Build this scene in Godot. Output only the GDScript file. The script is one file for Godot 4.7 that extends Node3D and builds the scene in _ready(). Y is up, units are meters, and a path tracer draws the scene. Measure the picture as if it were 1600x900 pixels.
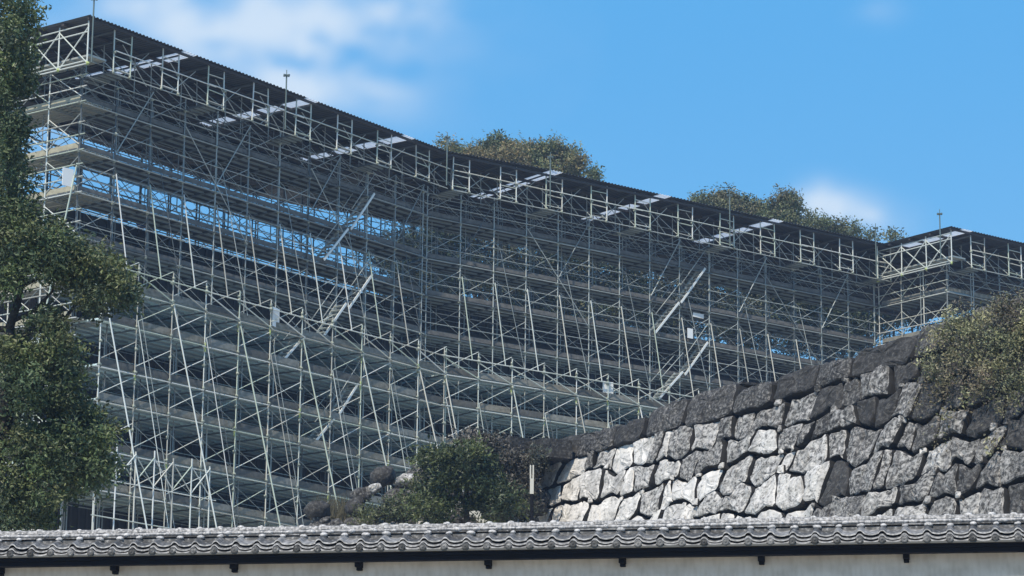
extends Node3D

# ---------------------------------------------------------------- constants of the place
const EYE := Vector3(0, 1.6, 0)
const FOCAL := 4425.0
const PITCH := 13.07
const ROLL := 0.58
const AZ := [37.121, 52.08]        # bearings of the two scaffold runs, degrees right of straight ahead
const PERP := [72.013, 92.703]     # distance from the viewer to each run's line
const LA := 29.73                  # scaffold lift levels, metres above the eye
const LB := 27.92
const LC := 26.34
const LM := 24.66
const LN := 23.77
const LOW := [22.98, 21.68, 20.01, 18.76, 17.04, 15.59]
const WALL_N := Vector3(-0.886, 0, 0.463)
const WALL_D := Vector3(-0.463, 0, -0.886)
const WALL_0 := Vector3(8.55, 0, -65.4)

var rng := RandomNumberGenerator.new()
var cam_basis: Basis
var M := {}
var counts := {}
var overflow := {}
var tube_meshes := {}


# ---------------------------------------------------------------- mesh builder
class MB:
	var st := SurfaceTool.new()
	func _init(smooth := false) -> void:
		st.begin(Mesh.PRIMITIVE_TRIANGLES)
		st.set_smooth_group(0 if smooth else -1)
	func tri(a: Vector3, b: Vector3, c: Vector3) -> void:
		st.add_vertex(a); st.add_vertex(b); st.add_vertex(c)
	func quad(a: Vector3, b: Vector3, c: Vector3, d: Vector3) -> void:
		tri(a, b, c); tri(a, c, d)
	func hexa(p: Array) -> void:   # p: 4 bottom (around), 4 top
		quad(p[3], p[2], p[1], p[0]); quad(p[4], p[5], p[6], p[7])
		for i in 4:
			var j := (i + 1) % 4
			quad(p[i], p[j], p[j + 4], p[i + 4])
	func box(c: Vector3, x: Vector3, y: Vector3, z: Vector3) -> void:  # half axes
		hexa([c - x - y - z, c + x - y - z, c + x - y + z, c - x - y + z, c - x + y - z, c + x + y - z, c + x + y + z, c - x + y + z])
	func cone(a: Vector3, b: Vector3, ra: float, rb: float, n := 6, caps := true) -> void:
		var d := (b - a).normalized()
		var u := d.cross(Vector3.UP if absf(d.y) < 0.9 else Vector3.RIGHT).normalized()
		var v := d.cross(u)
		for i in n:
			var t := TAU * i / n
			var t2 := TAU * (i + 1) / n
			var e := u * cos(t) + v * sin(t)
			var e2 := u * cos(t2) + v * sin(t2)
			quad(a + e * ra, a + e2 * ra, b + e2 * rb, b + e * rb)
			if caps:
				tri(a, a + e2 * ra, a + e * ra)
				tri(b, b + e * rb, b + e2 * rb)
	func blob(c: Vector3, x: Vector3, y: Vector3, z: Vector3, nu := 8, nv := 5) -> void:
		var pts := []
		for j in nv + 1:
			var row := []
			var p := PI * j / nv
			for i in nu:
				var t := TAU * i / nu
				row.append(c + x * (sin(p) * cos(t)) + z * (sin(p) * sin(t)) + y * cos(p))
			pts.append(row)
		for j in nv:
			for i in nu:
				var k := (i + 1) % nu
				if j > 0: tri(pts[j][i], pts[j][k], pts[j + 1][i])
				if j < nv - 1: tri(pts[j][k], pts[j + 1][k], pts[j + 1][i])
	func done(m: Material) -> ArrayMesh:
		st.index()
		st.generate_normals()
		var a := st.commit()
		a.surface_set_material(0, m)
		return a


# ---------------------------------------------------------------- helpers
func lin(r: float, g: float, b: float) -> Color:
	return Color(r, g, b).linear_to_srgb()

func mat(c: Color, rough := 0.7, metal := 0.0) -> StandardMaterial3D:
	var m := StandardMaterial3D.new()
	m.albedo_color = c; m.roughness = rough; m.metallic = metal
	return m

func noise_tex(freq: float, ramp: Array, sd: int, size := 512, octaves := 4, normal := false, bump := 4.0, gain := 0.5) -> NoiseTexture2D:
	var n := FastNoiseLite.new()
	n.noise_type = FastNoiseLite.TYPE_SIMPLEX_SMOOTH; n.fractal_gain = gain; n.frequency = freq; n.seed = sd; n.fractal_octaves = octaves; n.fractal_type = FastNoiseLite.FRACTAL_FBM
	var t := NoiseTexture2D.new()
	t.width = size; t.height = size; t.seamless = true; t.noise = n; t.normalize = true
	if normal:
		t.as_normal_map = true; t.bump_strength = bump
	elif ramp.size():
		var g := Gradient.new()
		var off := PackedFloat32Array(); var col := PackedColorArray()
		for r in ramp:
			off.append(r[0]); col.append(r[1])
		g.offsets = off; g.colors = col
		t.color_ramp = g
	return t

func tri_mat(tex: Texture2D, scale: float, rough := 0.85, normal: Texture2D = null, detail: Texture2D = null, detail_scale := 1.0, stretch := Vector3.ONE) -> StandardMaterial3D:
	var m := mat(Color.WHITE, rough)
	m.albedo_texture = tex
	m.uv1_triplanar = true; m.uv1_world_triplanar = true; m.uv1_scale = Vector3.ONE * scale
	if normal:
		m.normal_enabled = true; m.normal_texture = normal; m.normal_scale = 1.0
	if detail:
		m.detail_enabled = true; m.detail_albedo = detail; m.detail_blend_mode = BaseMaterial3D.BLEND_MODE_MUL
		m.detail_uv_layer = BaseMaterial3D.DETAIL_UV_2
		m.uv2_triplanar = true; m.uv2_world_triplanar = true; m.uv2_scale = stretch * detail_scale
	return m

func grey(v: float, warm := 0.0) -> Color:
	return lin(v * (1.0 + warm), v, v * (1.0 - warm))

# a point of the place seen in the given direction of the survey photograph, at horizontal distance d
func ray(px: float, py: float) -> Vector3:
	return cam_basis * Vector3((px - 800.0) / FOCAL, -(py - 450.0) / FOCAL, -1.0)

func at(px: float, py: float, d: float) -> Vector3:
	var r := ray(px, py)
	return EYE + r * (d / Vector2(r.x, r.z).length())

func fdir(k: int) -> Vector3:
	var a := deg_to_rad(AZ[k])
	return Vector3(sin(a), 0, -cos(a))

func ndir(k: int) -> Vector3:
	var a := deg_to_rad(AZ[k])
	return Vector3(cos(a), 0, sin(a))

# run coordinates: s along the run, o outwards from its upper face, h above the eye
func pt(k: int, s: float, o: float, h: float) -> Vector3:
	return EYE - ndir(k) * (PERP[k] - o) + fdir(k) * s + Vector3(0, h, 0)

func s_at(k: int, o: float, h: float, px: float) -> float:
	var q := (px - 800.0) / FOCAL
	var inv := cam_basis.transposed()
	var b := inv * (pt(k, 0, o, h) - EYE)
	var d := inv * fdir(k)
	return -(b.x + q * b.z) / (d.x + q * d.z)

func thing(called: String, label: String, category: String, base := Vector3.ZERO, group := "") -> Node3D:
	var o := Node3D.new()
	o.name = called
	add_child(o, true)
	o.position = base
	o.set_meta("label", label); o.set_meta("category", category); o.set_meta("kind", "thing")
	if group: o.set_meta("group", group)
	return o

func part(o: Node3D, called: String, mesh: Mesh, world := Transform3D.IDENTITY, m: Material = null) -> MeshInstance3D:
	var i := MeshInstance3D.new()
	i.name = called
	i.mesh = mesh
	if m: i.material_override = m
	o.add_child(i, true)
	world.origin -= o.position if o.get_parent() == self else Vector3.ZERO
	i.transform = world
	return i

func solo(called: String, mesh: Mesh, label: String, category: String, pos := Vector3.ZERO, group := "") -> MeshInstance3D:
	var i := MeshInstance3D.new()
	i.name = called; i.mesh = mesh
	add_child(i, true)
	i.position = pos
	i.set_meta("label", label); i.set_meta("category", category)
	if group: i.set_meta("group", group)
	return i

func structure(called: String, mesh: Mesh, pos := Vector3.ZERO) -> MeshInstance3D:
	var i := MeshInstance3D.new()
	i.name = called; i.mesh = mesh
	add_child(i, true)
	i.position = pos
	i.set_meta("kind", "structure")
	return i

func unit_tube(m: Material) -> ArrayMesh:
	if not tube_meshes.has(m):
		var b := MB.new(true)
		for i in 7:
			var t := TAU * i / 7; var t2 := TAU * (i + 1) / 7
			var e := Vector3(cos(t), 0, sin(t)); var e2 := Vector3(cos(t2), 0, sin(t2))
			b.quad(e, e2, e2 + Vector3.UP, e + Vector3.UP)
		tube_meshes[m] = b.done(m)
	return tube_meshes[m]

# a repeated part: up to 300 of a kind on one thing are meshes of their own, the rest joins one stuff part
func piece(o: Node3D, called: String, mesh: Mesh, world: Transform3D) -> void:
	var key := str(o.get_instance_id()) + called
	var n: int = counts.get(key, 0)
	counts[key] = n + 1
	if n < 300:
		part(o, called, mesh, world)
	else:
		var k2 := [o, called, mesh]
		if not overflow.has(k2): overflow[k2] = []
		world.origin -= o.position
		overflow[k2].append(world)

func flush_overflow() -> void:
	for k in overflow:
		var mm := MultiMesh.new()
		mm.transform_format = MultiMesh.TRANSFORM_3D
		mm.mesh = k[2]
		mm.instance_count = overflow[k].size()
		for i in overflow[k].size(): mm.set_instance_transform(i, overflow[k][i])
		var n := MultiMeshInstance3D.new()
		n.name = k[1]; n.multimesh = mm
		n.set_meta("kind", "stuff")
		k[0].add_child(n, true)

func tube(o: Node3D, called: String, a: Vector3, b: Vector3, r: float, m: Material) -> void:
	if called != "mast" and called != "tip_rod":   # nothing on a scaffold sits dead true
		a += Vector3(rng.randf_range(-1, 1), rng.randf_range(-1, 1), rng.randf_range(-1, 1)) * 0.014
		b += Vector3(rng.randf_range(-1, 1), rng.randf_range(-1, 1), rng.randf_range(-1, 1)) * 0.022
	var d := b - a
	var y := d.normalized()
	var x := y.cross(Vector3.UP if absf(y.y) < 0.95 else Vector3.RIGHT).normalized()
	var z := x.cross(y)
	piece(o, called, unit_tube(m), Transform3D(Basis(x * r, d, z * r), a))

func steel() -> Material:
	return M.steel[rng.randi() % M.steel.size()]

func bright() -> Material:
	return M.bright[rng.randi() % M.bright.size()]

func smooth(a: float, b: float, x: float) -> float:
	return smoothstep(a, b, x)


# ---------------------------------------------------------------- ground
var hill_noise := FastNoiseLite.new()

func ground_h(x: float, z: float) -> float:
	var d := Vector2(x, z).length()
	var h := 0.0
	if z < 0:
		var wall := -34.4 + x * 0.19
		h = lerpf(0.0, 4.1, smooth(wall + 5.0, wall + 0.6, z))
		var u := (Vector3(x, 0, z) - WALL_0).dot(WALL_N)
		var l := (Vector3(x, 0, z) - WALL_0).dot(WALL_D)
		var bank := lerpf(4.1, 14.6, smooth(58.0, 95.0, d))
		var back := lerpf(9.0, 15.2, smooth(1.2, -0.4, u) if l < 17.0 else smooth(4.5, -1.5, u))
		var side := smooth(40.0, 52.0, d)
		if u < 4.0 or d > 80.0: bank = maxf(bank, lerpf(bank, back, smooth(6.0, 1.0, u)))
		h = lerpf(h, bank, side)
		if d > 220.0: h = lerpf(h, 2.0, smooth(220.0, 500.0, d))
		h += hill_noise.get_noise_2d(x, z) * 0.25 * smooth(38.0, 60.0, d)
	return h

func build_ground() -> void:
	hill_noise.frequency = 0.09; hill_noise.seed = 4
	var b := MB.new(true)
	var xs := []; var zs := []
	var v := -64.0
	while v <= 64.0:
		xs.append(v); v += 1.6
	v = -160.0
	while v <= 20.0:
		zs.append(v); v += 1.6
	xs = [-3000.0, -1200.0, -500.0, -250.0, -120.0, -85.0] + xs + [85.0, 120.0, 250.0, 500.0, 1200.0, 3000.0]
	zs = [-3000.0, -1200.0, -500.0, -300.0, -220.0, -180.0] + zs + [40.0, 90.0, 250.0, 1000.0, 3000.0]
	for i in xs.size() - 1:
		for j in zs.size() - 1:
			var p := func(a: float, c: float) -> Vector3: return Vector3(a, ground_h(a, c), c)
			b.quad(p.call(xs[i], zs[j]), p.call(xs[i + 1], zs[j]), p.call(xs[i + 1], zs[j + 1]), p.call(xs[i], zs[j + 1]))
	structure("ground", b.done(M.earth))


# ---------------------------------------------------------------- tiled plaster wall in front
func build_tile_wall() -> void:
	var e := Vector3(9.4, 0, 1.8).normalized()
	var n := Vector3(-e.z, 0, e.x)
	var o0 := Vector3(-0.13, 0, -34.42)
	var w := thing("tile_roofed_wall", "long white plaster wall with a grey tiled roof running along the bottom", "wall", o0 + Vector3(0, 4.1, 0))
	var P := func(s: float, out: float, y: float) -> Vector3: return e * s + n * out + Vector3(0, y - 4.1, 0)
	var x0 := -9.6; var x1 := 9.6
	var span := func(out0: float, out1: float, ya: float, yb: float, m: Material, called: String) -> void:
		var b := MB.new()
		b.box((P.call(x0, out0, ya) + P.call(x1, out1, yb)) / 2, e * (x1 - x0) / 2, Vector3(0, (yb - ya) / 2, 0), n * (out1 - out0) / 2)
		part(w, called, b.done(m), Transform3D(Basis(), w.position))
	span.call(-0.12, 0.12, 3.6, 6.20, M.plaster, "plaster_face")
	span.call(-0.30, 0.30, 2.6, 3.6, M.darkstone, "stone_footing")
	span.call(-0.36, 0.36, 6.205, 6.245, M.darkwood, "soffit_board")
	span.call(0.27, 0.33, 6.14, 6.204, M.darkwood, "fascia")
	span.call(-0.36, -0.30, 6.15, 6.204, M.darkwood, "fascia")
	span.call(0.2, 0.412, 6.25, 6.272, M.eaveboard, "eave_board")
	span.call(-0.10, 0.10, 6.25, 6.50, M.tile[1], "ridge_core")
	for px in [-80, 132, 343, 555, 767, 981, 1198, 1421, 1640]:
		var s: float = (at(px, 868, 34.4) - o0).dot(e)
		var b := MB.new()
		b.box(P.call(s, 0.20, 6.145), e * 0.036, Vector3(0, 0.055, 0), n * 0.075)
		b.box(P.call(s, 0.165, 6.075), e * 0.03, Vector3(0, 0.02, 0), n * 0.04)
		part(w, "bracket", b.done(M.darkwood), Transform3D(Basis(), w.position))
	# tiles: one wave sheet of a single tile's width; rows step outwards and down
	var tw := 0.2635
	var wave := func(u: float) -> float:
		return 0.036 * pow(sin(PI * u / 0.34), 0.7) if u < 0.34 else -0.017 * sin(PI * (u - 0.34) / 0.66)
	var tile_mesh := func(a: Vector2, c: Vector2, thick: float, m: Material, lip: Material) -> ArrayMesh:   # a, c: (out, y) of the head and the lip
		var b := MB.new()
		var f := MB.new()
		var k := 16
		for i in k:
			var u0 := float(i) / k; var u1 := float(i + 1) / k
			var y0: float = wave.call(u0); var y1: float = wave.call(u1)
			var A := e * (u0 * tw) + n * a.x + Vector3(0, a.y + y0, 0)
			var B := e * (u1 * tw) + n * a.x + Vector3(0, a.y + y1, 0)
			var C := e * (u1 * tw) + n * c.x + Vector3(0, c.y + y1, 0)
			var D := e * (u0 * tw) + n * c.x + Vector3(0, c.y + y0, 0)
			var t := Vector3(0, -thick, 0)
			b.quad(A, B, C, D); f.quad(D, C, C + t, D + t); b.quad(D + t, C + t, B + t, A + t)
			if i == 0: b.quad(A, D, D + t, A + t)
			if i == k - 1: b.quad(B, B + t, C + t, C)
		var out := b.done(m)
		f.st.generate_normals()
		f.st.commit(out)
		out.surface_set_material(1, lip)
		return out
	var rows := [[Vector2(0.09, 6.478), Vector2(0.345, 6.392), 0.017, "pan_tile"], [Vector2(0.20, 6.395), Vector2(0.375, 6.338), 0.017, "lower_tile"], [Vector2(0.20, 6.355), Vector2(0.405, 6.295), 0.017, "eave_tile"]]
	var variants := []
	for r in rows:
		var vs := []
		for m in M.tile: vs.append(tile_mesh.call(r[0], r[1], r[2], m, M.lip))
		variants.append(vs)
	var back := tile_mesh.call(Vector2(-0.09, 6.478), Vector2(-0.40, 6.35), 0.017, M.tile[0], M.tile[1]) as ArrayMesh
	var discs := []
	for m in M.tile:
		var b := MB.new(true)
		b.cone(Vector3.ZERO, n * 0.02, 0.041, 0.043, 14)
		b.cone(n * 0.02, n * 0.027, 0.043, 0.034, 14, false)
		b.cone(n * 0.0205, n * 0.0215, 0.034, 0.03, 14)
		b.blob(n * 0.022, e * 0.014, Vector3(0, 0.014, 0), n * 0.008)
		discs.append(b.done(m))
	var knobs := []
	for v in 5:
		var b := MB.new(true)
		var q := 0.8 + 0.09 * v
		b.blob(Vector3.ZERO, e * 0.052 * q, Vector3(0, 0.030, 0), n * 0.046 * q, 9, 6)
		b.blob(Vector3(0, -0.006, 0) + e * 0.012 * (v - 2), e * 0.042, Vector3(0, 0.026, 0), n * 0.058, 9, 6)
		knobs.append(b.done(M.mortar[v % M.mortar.size()]))
	var caps := []
	for m in M.cap:
		var b := MB.new(true)
		for i in 8:
			var t := PI * i / 8 - 0.15; var t2 := PI * (i + 1.3) / 8 - 0.15
			var f := func(a: float, s: float, r: float) -> Vector3: return n * cos(a) * r * 1.15 + Vector3(0, sin(a) * r * 0.8, 0) + e * s
			b.quad(f.call(t, 0.0, 0.058), f.call(t2, 0.0, 0.058), f.call(t2, tw - 0.006, 0.050), f.call(t, tw - 0.006, 0.050))
		b.box(e * tw / 2 + Vector3(0, -0.013, 0), e * (tw / 2 - 0.003), Vector3(0, 0.010, 0), n * 0.058)
		caps.append(b.done(m))
	var ledges := []
	for m in M.cap:
		var b := MB.new(true)
		for sg in [1.0, -1.0]:
			b.cone(n * 0.070 * sg, n * 0.070 * sg + e * (tw - 0.005), 0.022, 0.022, 8)
		b.box(e * tw / 2 + Vector3(0, -0.008, 0), e * (tw / 2 - 0.003), Vector3(0, 0.009, 0), n * 0.085)
		ledges.append(b.done(m))
	var slabs := []
	for m in M.tile:
		var b := MB.new()
		b.box(e * tw / 2, e * (tw / 2 - 0.002), Vector3(0, 0.008, 0), n * 0.118)
		slabs.append(b.done(m))
	var count := int((x1 - x0) / tw)
	for i in count:
		var s := x0 + i * tw
		var j := func() -> Vector3: return Vector3(0, rng.randf_range(-0.005, 0.005), 0) + n * rng.randf_range(-0.008, 0.008) + e * rng.randf_range(-0.003, 0.003)
		var base := func(dy: float) -> Transform3D: return Transform3D(Basis(), w.position + e * s + Vector3(0, dy, 0) + j.call())
		var owners := []
		for r in 3:
			var vs: Array = variants[r]
			owners.append(part(w, rows[r][3], vs[rng.randi() % vs.size()], base.call(-4.1)))
		part(w, "rear_tile", back, base.call(-4.1))
		part(owners[2], "eave_disc", discs[rng.randi() % discs.size()], Transform3D(Basis(), e * (tw * 0.18) + n * 0.405 + Vector3(0, 6.303 - 0.0, 0) - Vector3(0, 0, 0)))
		part(w, "flat_ridge_tile", slabs[rng.randi() % slabs.size()], Transform3D(Basis(), w.position + e * s + Vector3(0, 6.523 - 4.1, 0) + j.call() * 0.3))
		var ledge := part(w, "ridge_tile", ledges[rng.randi() % ledges.size()], Transform3D(Basis(), w.position + e * (s + tw * 0.5) + Vector3(0, 6.558 - 4.1, 0) + j.call() * 0.3))
		var cap := part(w, "ridge_cap", caps[rng.randi() % caps.size()], Transform3D(Basis(), w.position + e * s + Vector3(0, 6.597 - 4.1, 0) + j.call() * 0.3))
		for row in [[cap, 0.0, 0.0, 0.035], [ledge, 0.0, 0.084, -0.002], [owners[0], 0.20, 0.126, 6.507]]:
			var turn := Basis(Vector3.UP, rng.randf_range(-0.3, 0.3)).scaled(Vector3.ONE * rng.randf_range(0.72, 1.02))
			part(row[0], "mortar_knob", knobs[rng.randi() % 5], Transform3D(turn, e * (tw * row[1]) + n * row[2] + Vector3(0, row[3], 0) + j.call()))


# ---------------------------------------------------------------- stone wall
func clip_cell(poly: PackedVector2Array, a: Vector2, c: Vector2) -> PackedVector2Array:   # keep the side of a between a and c
	var m := (a + c) / 2.0
	var d := c - a
	var out := PackedVector2Array()
	for i in poly.size():
		var p := poly[i]; var q := poly[(i + 1) % poly.size()]
		var x := (p - m).dot(d); var y := (q - m).dot(d)
		if x <= 0: out.append(p)
		if (x < 0 and y > 0) or (x > 0 and y < 0): out.append(p.lerp(q, x / (x - y)))
	return out

# a faced stone: rough outline with broken corners, a nearly flat face, sides running back into the wall
func faced_stone(poly: PackedVector2Array, place: Callable, nrm: Vector3, gap: float, proud: float, m: Material, sd: int) -> ArrayMesh:
	var nz := FastNoiseLite.new()
	nz.seed = sd; nz.frequency = 0.9; nz.fractal_octaves = 4
	var c := Vector2.ZERO
	for p in poly: c += p / poly.size()
	var rim := PackedVector2Array()
	for i in poly.size():
		var p := poly[i]; var q := poly[(i + 1) % poly.size()]; var o := poly[(i + poly.size() - 1) % poly.size()]
		var cut := nz.get_noise_2d(5, 5) * 0.10 + 0.17
		rim.append(p.lerp(o, cut)); rim.append(p.lerp(o, cut * 0.4).lerp(p.lerp(q, cut * 0.4), 0.5).lerp(c, 0.035)); rim.append(p.lerp(q, cut))
		var n := maxi(1, int(p.distance_to(q) / 0.28))
		for k in range(1, n): rim.append(p.lerp(q, lerpf(cut, 1.0 - cut, float(k) / n)))
	var rings := []
	var tilt := Vector2(nz.get_noise_2d(3, 7), nz.get_noise_2d(70, 2)) * 0.12
	for r in [[1.0, -0.38], [1.0, -0.07], [0.965, 0.0], [0.90, 0.028], [0.66, 0.042], [0.36, 0.045]]:
		var row := []
		for p in rim:
			var d := p - c
			var inset := (d.length() - gap) / d.length()
			var w: Vector2 = c + d * inset * float(r[0])
			w += Vector2(nz.get_noise_2d(p.x * 2.4, p.y * 2.4), nz.get_noise_2d(p.x * 2.4 + 40, p.y * 2.4)) * 0.05
			var rough: float = nz.get_noise_2d(w.x * 1.5, w.y * 1.5) * 0.085 + nz.get_noise_2d(w.x * 7.0, w.y * 7.0) * 0.045
			row.append(place.call(w.x, w.y) + nrm * (r[1] + proud + (rough + tilt.dot(w - c) if r[1] > -0.2 else 0.0)))
		rings.append(row)
	var mid: Vector3 = place.call(c.x, c.y) + nrm * (0.042 + proud + nz.get_noise_2d(c.x * 1.5, c.y * 1.5) * 0.085)
	var b := MB.new()
	var k := rim.size()
	var f := MB.new()   # joint sides: the shade of deep gaps is painted into their colour
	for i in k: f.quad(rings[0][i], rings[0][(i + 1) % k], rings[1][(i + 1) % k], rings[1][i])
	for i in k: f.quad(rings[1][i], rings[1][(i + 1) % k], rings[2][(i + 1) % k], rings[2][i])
	for j in range(2, rings.size() - 1):
		for i in k: b.quad(rings[j][i], rings[j][(i + 1) % k], rings[j + 1][(i + 1) % k], rings[j + 1][i])
	for i in k: b.tri(rings[-1][i], rings[-1][(i + 1) % k], mid)
	var out := b.done(m)
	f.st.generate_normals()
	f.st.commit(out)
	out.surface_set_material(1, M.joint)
	return out

func build_stone_wall() -> void:
	var top := 15.5
	var w := thing("stone_wall", "battered castle wall of pale lichened and dark fitted boulders", "wall", WALL_0 + WALL_D * 5.0 + Vector3(0, 9.0, 0))
	var lean := tan(deg_to_rad(15.0))
	var nrm := (WALL_N * cos(deg_to_rad(15.0)) + Vector3(0, sin(deg_to_rad(15.0)), 0)).normalized()
	var face := func(l: float, h: float) -> Vector3: return WALL_0 + WALL_D * l + WALL_N * ((top - h) * lean) + Vector3(0, h, 0) - w.position
	var P := func(l: float, h: float, d: float) -> Vector3: return face.call(l, h) + nrm * d
	var l0 := -14.5; var l1 := 17.2
	var core := MB.new()
	core.quad(P.call(l0, 7.0, -0.3), P.call(l1, 7.0, -0.3), P.call(l1, top - 0.1, -0.3), P.call(l0, top - 0.1, -0.3))
	core.quad(P.call(l0, top - 0.1, -0.3), P.call(l1, top - 0.1, -0.3), P.call(l1, top - 0.1, -1.6), P.call(l0, top - 0.1, -1.6))
	core.quad(P.call(l0, 7.0, -0.3), P.call(l0, 7.0, -2.5), P.call(l0, top - 0.1, -2.5), P.call(l0, top - 0.1, -0.3))
	core.quad(P.call(l1, 7.0, -0.3), P.call(l1, 7.0, -2.5), P.call(l1, top - 0.1, -2.5), P.call(l1, top - 0.1, -0.3))
	part(w, "wall_core", core.done(M.joint), Transform3D(Basis(), w.position))
	var crest := 14.80
	var courses := [8.2, 8.95, 9.7, 10.4, 11.15, 11.85, 12.6, 13.35, 14.05, crest]
	var knots := []   # each bed joint is a broken line
	for c in courses.size():
		var k := []
		var x := l0 - 1.5
		while x < l1 + 2.0:
			k.append(Vector2(x, courses[c] + (rng.randf_range(-0.21, 0.21) if c < courses.size() - 1 else rng.randf_range(-0.05, 0.05)) + 0.10 * sin(x * 0.45 + c)))
			x += rng.randf_range(0.35, 0.95)
		knots.append(k)
	var bed := func(c: int, x: float) -> float:
		var k: Array = knots[c]
		for i in k.size() - 1:
			if x <= k[i + 1].x: return lerpf(k[i].y, k[i + 1].y, clampf((x - k[i].x) / (k[i + 1].x - k[i].x), 0.0, 1.0))
		return courses[c]
	for c in courses.size() - 1:
		var x := l0 + rng.randf() * 0.5
		var slant := 0.0
		while x < l1:
			var wide := rng.randf_range(0.70, 1.40)
			if rng.randf() < 0.12: wide = rng.randf_range(0.35, 0.55)
			var r := x + wide
			var slant2 := rng.randf_range(-0.16, 0.16)
			var poly := PackedVector2Array()
			var dip := rng.randf_range(-0.05, 0.05)
			poly.append(Vector2(x - slant, bed.call(c, x - slant)))
			for k in knots[c]:
				if k.x > x - slant + 0.12 and k.x < r - slant2 - 0.12: poly.append(k)
			poly.append(Vector2(r - slant2, bed.call(c, r - slant2)))
			poly.append(Vector2(lerpf(r - slant2, r + slant2, 0.5) + dip, courses[c] + 0.37))
			poly.append(Vector2(r + slant2, bed.call(c + 1, r + slant2)))
			var ks: Array = knots[c + 1].duplicate()
			ks.reverse()
			for k in ks:
				if k.x > x + slant + 0.12 and k.x < r + slant2 - 0.12: poly.append(k)
			poly.append(Vector2(x + slant, bed.call(c + 1, x + slant)))
			# weathering runs gradually: palest low down towards the far end, darkest under the coping and to the right
			var a := Vector2((x + r) / 2, courses[c] + 0.4)
			var tone := 0.70 + (a.x - 4.0) * 0.054 - (a.y - 12.6) * 0.19 + rng.randf_range(-0.24, 0.24)
			if rng.randf() < 0.06: tone -= 0.55
			var m: Material = M.stone_grade[clampi(int(tone * M.stone_grade.size()), 0, M.stone_grade.size() - 1)]
			part(w, "stone", faced_stone(poly, face, nrm, rng.randf_range(0.022, 0.06), rng.randf_range(-0.06, 0.07), m, rng.randi() % 9999), Transform3D(Basis(), w.position))
			if rng.randf() < 0.30:   # a small packing stone wedged into the joint
				var hh: float = bed.call(c + 1, r + slant2)
				var z := rng.randf_range(0.09, 0.17)
				var wedge := PackedVector2Array([Vector2(r - z, hh - z * 0.7), Vector2(r + z * 0.9, hh - z * 0.6), Vector2(r + z * 0.7, hh + z * 0.7), Vector2(r - z * 0.8, hh + z * 0.6)])
				part(w, "packing_stone", faced_stone(wedge, face, nrm, 0.015, 0.03, M.stone_grade[clampi(int(tone * M.stone_grade.size()) + 1, 0, M.stone_grade.size() - 1)], rng.randi() % 9999), Transform3D(Basis(), w.position))
			x = r; slant = slant2
	var l := l0
	while l < l1 + 1.2:   # the coping
		var r := l + rng.randf_range(1.3, 2.7)
		var hi := top + rng.randf_range(-0.14, 0.16)
		var slant := rng.randf_range(-0.10, 0.10)
		var lo := crest - rng.randf_range(0.02, 0.12)
		var poly := PackedVector2Array([Vector2(l, lo), Vector2(r, lo), Vector2(r + slant, hi + rng.randf_range(-0.12, 0.04)), Vector2((l + r) / 2, hi + rng.randf_range(-0.02, 0.06)), Vector2(l + slant, hi - 0.03)])
		part(w, "coping_stone", faced_stone(poly, face, nrm, 0.035, 0.06, M.stone_grade[rng.randi() % 2], rng.randi() % 9999), Transform3D(Basis(), w.position))
		var lid := MB.new()
		var cs := [face.call(l + 0.05, hi - 0.06), face.call(r - 0.05, hi - 0.08)]
		lid.hexa([cs[0] - nrm * 0.05, cs[1] - nrm * 0.05, cs[1] - WALL_N * 1.1, cs[0] - WALL_N * 1.1, cs[0] + Vector3(0, 0.05, 0) - WALL_N * 0.1, cs[1] + Vector3(0, 0.05, 0) - WALL_N * 0.1, cs[1] - WALL_N * 1.0 + Vector3(0, 0.06, 0), cs[0] - WALL_N * 1.0 + Vector3(0, 0.06, 0)])
		part(w, "coping_top", lid.done(M.stone_dark[0]), Transform3D(Basis(), w.position))
		l = r


# ---------------------------------------------------------------- scaffolds
func planks(o: Node3D, k: int, s: float, e: float, o_front: float, o_back: float, h: float, m: Material, wide := 0.5) -> void:
	var n := int(round((o_front - o_back) / wide))
	var pitch := (o_front - o_back) / n
	for i in n:
		var c := pt(k, (s + e) / 2, o_front - pitch * (i + 0.5), h + 0.03)
		var key := [m, "plank"]
		if not tube_meshes.has(key):   # a steel plank: tread, two side channels, a middle rib and two hooks
			var b := MB.new()
			b.box(Vector3.ZERO, Vector3(0.5, 0, 0), Vector3(0, 0.009, 0), Vector3(0, 0, 0.47))
			var f := MB.new()
			for z in [-0.45, 0.45]: f.box(Vector3(0, -0.036, z), Vector3(0.5, 0, 0), Vector3(0, 0.027, 0), Vector3(0, 0, 0.022))
			for z in [-0.49, 0.49]: b.box(Vector3(z, -0.034, 0), Vector3(0.012, 0, 0), Vector3(0, 0.024, 0), Vector3(0, 0, 0.42))
			var out := b.done(m)
			f.st.generate_normals()
			f.st.commit(out)
			out.surface_set_material(1, M.rail)
			tube_meshes[key] = out
		var len := e - s - 0.04
		piece(o, "deck_plank", tube_meshes[key], Transform3D(Basis(fdir(k) * len, Vector3.UP, ndir(k) * pitch * 0.90), c))

func board(o: Node3D, called: String, a: Vector3, b: Vector3, h: float, t: float, m: Material) -> void:
	var key := [m, "board"]
	if not tube_meshes.has(key):
		var x := MB.new()
		x.box(Vector3.ZERO, Vector3(0.5, 0, 0), Vector3(0, 0.5, 0), Vector3(0, 0, 0.5))
		tube_meshes[key] = x.done(m)
	var d := b - a
	var z := d.normalized().cross(Vector3.UP).normalized()
	piece(o, called, tube_meshes[key], Transform3D(Basis(d, Vector3.UP * h, z * t), (a + b) / 2))

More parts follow.
